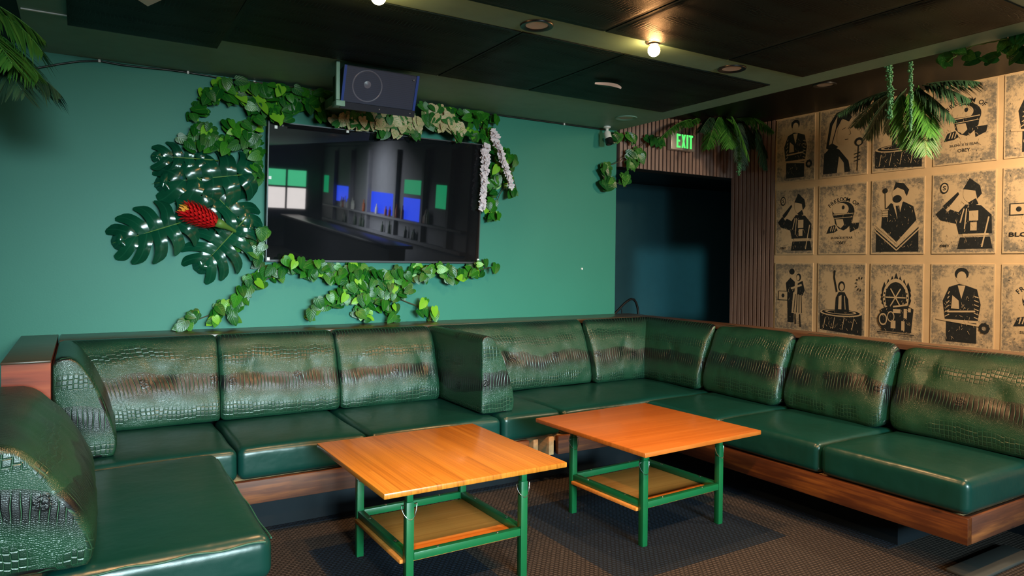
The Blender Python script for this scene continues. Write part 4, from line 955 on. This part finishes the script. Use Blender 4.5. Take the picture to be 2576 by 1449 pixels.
palm([(py(1835, 285, 4.55), py(1885, 400, 4.40), .10, .17, 30, 0), (py(1812, 288, 4.62), py(1778, 372, 4.55), .07, .15, 26, 0), (py(1845, 280, 4.6), py(1945, 330, 4.42), .08, .16, 28, 0), (py(1740, 300, 4.75), py(1664, 345, 4.68), .07, .12, 24, 0), (py(1760, 296, 4.78), py(1722, 318, 4.72), .03, .10, 20, 0),
      (py(1795, 290, 4.7), py(1762, 330, 4.6), .05, .14, 20, 1), (py(1850, 285, 4.75), py(1900, 372, 4.7), .08, .16, 26, 1), (py(1860, 300, 4.7), py(1868, 425, 4.62), .04, .13, 26, 1), (py(1905, 320, 4.6), py(1925, 425, 4.5), .04, .13, 26, 1), (py(1880, 300, 4.7), py(1938, 395, 4.52), .05, .15, 26, 1), (py(1825, 285, 4.66), py(1835, 370, 4.5), .05, .15, 26, 0)],
     'bright green palm fronds hanging in the corner above the doorway', py(1840, 300, 4.6), (XP-.012, Yw-.03, 2.785))
X_ = 5.15
palm([(pxx(2310, 215, X_), pxx(2330, 385, X_-.1), .10, .20, 32, 0), (pxx(2255, 225, X_), pxx(2110, 285, X_-.05), .06, .15, 28, 1), (pxx(2250, 232, X_), pxx(2180, 345, X_), .05, .16, 28, 1), (pxx(2265, 232, X_), pxx(2282, 370, X_-.1), .09, .16, 30, 0), (pxx(2320, 215, X_), pxx(2440, 250, X_), .05, .18, 26, 1), (pxx(2300, 220, X_), pxx(2400, 300, X_), .06, .17, 26, 1), (pxx(2240, 235, X_), pxx(2150, 315, X_+.1), .06, .16, 26, 1), (pxx(2330, 212, X_), pxx(2460, 205, X_), .03, .17, 24, 1), (pxx(2280, 222, X_), pxx(2230, 330, X_), .05, .16, 26, 1), (pxx(2290, 222, X_), pxx(2345, 340, X_-.1), .06, .17, 26, 0)],
     'dark green palm fronds hanging from the black ceiling over the posters', pxx(2290, 240, X_), (XP-.012, Yw-.03, 2.785))
palm([(py(-70, 20, 3.5), py(105, 128, 3.4), .10, .20, 24, 0), (py(-80, 60, 3.5), py(95, 190, 3.35), .10, .22, 24, 0), (py(-80, 130, 3.5), py(150, 235, 3.4), .10, .19, 26, 1), (py(-90, 100, 3.5), py(60, 235, 3.3), .08, .18, 22, 1), (py(-60, -10, 3.5), py(110, 100, 3.5), .04, .12, 22, 0), (py(-90, 40, 3.4), py(30, 160, 3.2), .06, .2, 20, 0)],
     'drooping palm fronds entering at the upper left edge', py(-60, 60, 3.5), (9, 9, 2.585))

# monstera leaves and red flower
def monstera(base_px, tip_px, yb, yt, wid, label, nf=6, seed=0, droop=.10, roll=0.):
    random.seed(100+seed)
    b_, t_ = W(*base_px, 'y', yb), W(*tip_px, 'y', yt); L = (t_-b_).length; T_ = (t_-b_).normalized()
    N_ = Vector((0, -1, .15)); S_ = T_.cross(N_).normalized(); N_ = S_.cross(T_).normalized()
    q = MB()
    for sg in (-1, 1):
        for i in range(nf):
            f = i/(nf-1); rib = .02+.80*f                                 # where the lobe leaves the midrib
            ang = math.radians(128-104*f); Ll = L*wid*(.62+.46*math.sin(PI*min(1, .18+.68*f)))*(1 if f < .99 else .52)*U(.95, 1.05)
            hw = L*(.088 if f < .9 else .075)
            d = T_*math.cos(ang)+S_*sg*math.sin(ang); w_ = N_.cross(d).normalized()
            o0 = b_+T_*(rib*L); V = []; uv = []; nr = 11
            for k in range(nr+1):
                r_ = k/nr; hw2 = hw*(1.32-.28*min(1, r_/.4)+.14*max(0, r_-.4))*(1 if r_ < .80 else math.sqrt(max(0.0, 1-((r_-.80)/.205)**2)))
                dd = (d*(1-.25*r_*r_)+T_*.30*r_*r_).normalized()
                c = o0+dd*Ll*r_+N_*(L*(.05*math.sin(PI*min(1, r_*1.2))-droop*r_*r_))
                for j in (-1, -.5, 0, .5, 1):
                    V.append(c+w_*hw2*j+N_*(L*.014*(1-j*j)*(1-r_*.4))); uv.append((j*.5, f*.4+r_*.4))
            q.add(V, [(k*5+j, k*5+j+1, (k+1)*5+j+1, (k+1)*5+j) for k in range(nr) for j in range(4)], uv)
    q.v = [(x, min(y, Yw-.004), z) for x, y, z in q.v]
    bc = (b_+t_)/2
    o = empty('monstera_leaf', (bc.x, Yw-.05, min(b_.z, t_.z)), label, 'monstera leaf', 'monstera leaves on the teal wall')
    q.build('blade', 'monstera', o, angle=180)
    q = MB(); q.tube([b_+(t_-b_)*(i/8)+N_*(L*.012) for i in range(9)], [.0045*(1-.8*i/8) for i in range(9)], 6)
    q.tube([b_+N_*.004, b_-T_*.07, b_-T_*.12+Vector((0, .02, 0))], .0045, 6); q.v = [(x, min(y, Yw-.004), z) for x, y, z in q.v]
    q.build('midrib', 'stem', o, angle=180)
    random.seed(200+seed)
monstera((455, 560), (283, 612), Yw-.13, Yw-.06, .47, 'glossy dark monstera leaf lowest on the left, pointing left', 6, 1)
monstera((610, 440), (382, 462), Yw-.10, Yw-.05, .36, 'glossy dark monstera leaf above the red flower', 6, 2)
monstera((520, 470), (640, 590), Yw-.08, Yw-.05, .44, 'glossy dark monstera leaf behind the red flower stem, beside the television', 6, 3)
monstera((590, 580), (500, 678), Yw-.14, Yw-.06, .60, 'glossy dark monstera leaf hanging lowest, below the red flower', 6, 4)
monstera((500, 400), (382, 392), Yw-.07, Yw-.05, .46, 'small dark monstera leaf with spread fingers, topmost on the left', 5, 5)
random.seed(31)
f0, f1 = W(458, 525, 'y', Yw-.26), W(552, 562, 'y', Yw-.22); axf = (f1-f0).normalized(); Lf = (f1-f0).length
o = empty('red_ginger_flower', tuple(f1), 'bright red torch flower with a green stem among the monstera leaves', 'flower')
q = MB(); qy = MB(); a1 = axf.orthogonal().normalized(); a2 = axf.cross(a1)
for i in range(150):
    t_ = (i/149); an = i*2.399; rad = .062*math.sin(PI*(.16+.74*t_))**.7
    p = f0+axf*(Lf*(.05+.88*t_)); dr = a1*math.cos(an)+a2*math.sin(an)
    T_ = (dr*1.0-axf*(.62)).normalized() if t_ > .12 else (dr*.35-axf).normalized()
    leaf(qy if t_ < .10 else q, p+dr*rad*.55, T_, (dr+axf*.6).normalized(), (.058 if t_ > .1 else .034), .22, .3, .2, 0.)
q.build('bracts', 'petalr', o, angle=180); qy.build('flower_heart', 'petaly', o, angle=180)
q = MB(); g1 = W(612, 592, 'y', Yw-.10); g2 = W(640, 603, 'y', Yw-.03)
q.tube([f1-axf*.02, f1+axf*.01, f1+(g1-f1)*.25, f1+(g1-f1)*.6, g1, g2], [.03, .028, .018, .011, .008, .006], 10); q.build('stalk', 'stem', o, angle=180)

# ------------------------------------------------------------------ the bar opposite, seen only mirrored in the television
MT['barwall'] = plain('grey_bar_paint', (.22, .22, .24), .6)
MT['bluel'] = emis('blue_backlight', (.015, .07, 1.), 5.5)
MT['greenl'] = emis('green_backlight', (.02, .75, .30), 2.2)
MT['sky'] = emis('daylight_glass', (1., .93, .9), 6.)
MT['greeng'] = emis('green_film_glass', (.10, .80, .38), 4.5)
MT['bottle'] = plain('bottle_glass', (.03, .05, .03), .1); MT['bottle2'] = plain('clear_bottle', (.5, .5, .45), .15); MT['bottle3'] = plain('amber_bottle', (.35, .08, .02), .15)
xb = 5.5
sbox('wall_bar', 'barwall', 5.645, 5.9, -11.2, -.61, 0, 2.79)
sbox('wall_rear', 'barwall', -4.1, xb+.4, -9.6, -9.502, 0, 2.9)
sbox('wall_left', 'teal', -4.1, -4., -11.2, Yw+.16, 0, 2.9)
q = MB(); q.box(5.616, 5.64, -9.45, -.9, 0, 2.7); q.box(5.50, 5.6155, -9., -.9, 1.16, 1.20); q.box(5.50, 5.6155, -9., -.9, .78, .84)
for y0 in (-8.3, -7.0, -5.75, -4.1, -2.72, -1.6): q.box(5.53, 5.6155, y0, y0+.10, .841, 1.159); q.box(5.53, 5.6155, y0, y0+.10, 1.201, 2.6)
BB = tag(q.build('back_bar', 'barwall', angle=0), 'grey back bar shelving with bottles, mirrored in the television', 'bar shelf')
q = MB()
for y0, y1, ml, z0, z1 in ((-3.72, -2.80, 'b', 1.20, 1.64), (-5.6, -4.25, 'b', 1.22, 1.68), (-8.15, -7.1, 'b', 1.33, 1.72), (-3.72, -2.9, 'g', 1.72, 2.0), (-2.2, -1.68, 'g', 1.52, 1.95), (-9.3, -8.9, 'g', 1.5, 1.95)):
    q.box(5.605, 5.615, y0, y1, z0, z1, 0 if ml == 'b' else 1)
q.build('shelf_backlight', ['bluel', 'greenl'], BB, angle=0)
q = MB(); q.box(xb-1.05, xb-.55, -9.2, -1.6, .80, .86, b=.005); q.box(xb-.95, xb-.65, -9.1, -1.7, 0, .799)
tag(q.build('bar_counter', 'black', angle=30), 'black bar counter, mirrored in the television', 'counter')
random.seed(5)
for k in range(34):
    y_ = U(-7.6, -2.3); z_ = 1.201 if k % 3 else .841; hh = U(.20, .29); r_ = U(.030, .038); m_ = ('bottle', 'bottle2', 'bottle3')[k % 3]
    if min(abs(y_-(w_+.05)) for w_ in (-8.3, -7.0, -5.75, -4.1, -2.72, -1.6)) < .10: continue
    q = MB(); q.lathe([(0, 0), (r_, 0), (r_, hh*.6), (r_*.4, hh*.75), (r_*.36, hh), (0, hh)], (5.56, y_, z_), (0, 0, 1), 10)
    tag(q.build('bottle', m_, angle=50), 'bottle on the back bar, mirrored in the television', 'bottle', 'bottles on the back bar')
q = MB(); q.box(2.4, 5.17, -9.5, -9.48, 1.58, 2.02, 0); q.box(2.4, 5.17, -9.5, -9.48, 1.0, 1.57, 1); q.box(4.63, 4.68, -9.478, -9.46, 1.0, 2.02, 2); q.box(2.4, 5.17, -9.478, -9.46, 1.55, 1.60, 2); struct(q.build('window_1', ['greeng', 'sky', 'barwall'], angle=0))

# ------------------------------------------------------------------ lights
def area(name, loc, target, sx_, sy_, power, color, spread=180):
    l = bpy.data.lights.new(name, 'AREA'); l.shape = 'RECTANGLE'; l.size = sx_; l.size_y = sy_; l.energy = power; l.color = color; l.spread = math.radians(spread)
    o = bpy.data.objects.new(name, l); col.objects.link(o); o.location = loc
    o.rotation_euler = (Vector(target)-Vector(loc)).to_track_quat('-Z', 'Y').to_euler(); return o
for x_, tx_, sp_, e_ in ((.4, .8, 34, 35), (2.1, 3.2, 42, 45)): area('added_key_light', (x_, -4.2, 1.9), (tx_, 4.9, .35), 1.5, .9, e_, (.70, .96, 1.), sp_)  # added key lamps behind the camera, standing in for daylight; no window here
area('hall_light', (6.25, 5.28, 1.15), (6.22, 6.4, 1.15), 1.15, .85, 1.3, (.35, .9, .95), 16)
area('added_bar_fill', (4.6, -5., 2.58), (5.7, -5., 1.3), .3, 6., 420, (.85, .92, 1.), 140)  # added lamp that brightens the back bar for its mirror image
area('poster_wash', (4.75, 1.25, 2.72), (5.62, 3.1, .55), .3, .3, 76, (1., .74, .46), 140)
for (x_, y_, e_) in ((_b1.x, _b1.y, 30), (_b2.x, _b2.y, 24), (.3, .9, 46), (1.5, .9, 46), (2.7, .9, 46)):
    l = bpy.data.lights.new('bulb_light', 'SPOT'); l.energy = e_*4; l.color = (1., .52, .22); l.spot_size = math.radians(150); l.spot_blend = .6; l.shadow_soft_size = .035
    o = bpy.data.objects.new('bulb_light', l); col.objects.link(o); o.location = (x_, y_, Zc-.09)
w = bpy.data.worlds.new('world'); sc.world = w; w.use_nodes = True
w.node_tree.nodes['Background'].inputs[0].default_value = (.10, .16, .17, 1); w.node_tree.nodes['Background'].inputs[1].default_value = .4

sc.view_settings.view_transform = 'Standard'; sc.view_settings.look = 'None'; sc.view_settings.gamma = 1.; sc.view_settings.use_curve_mapping = False
sc.view_settings.exposure = 0.
sc.cycles.use_denoising = True
sc.cycles.max_bounces = 6; sc.cycles.diffuse_bounces = 3; sc.cycles.glossy_bounces = 4
sc.cycles.sample_clamp_indirect = 6.
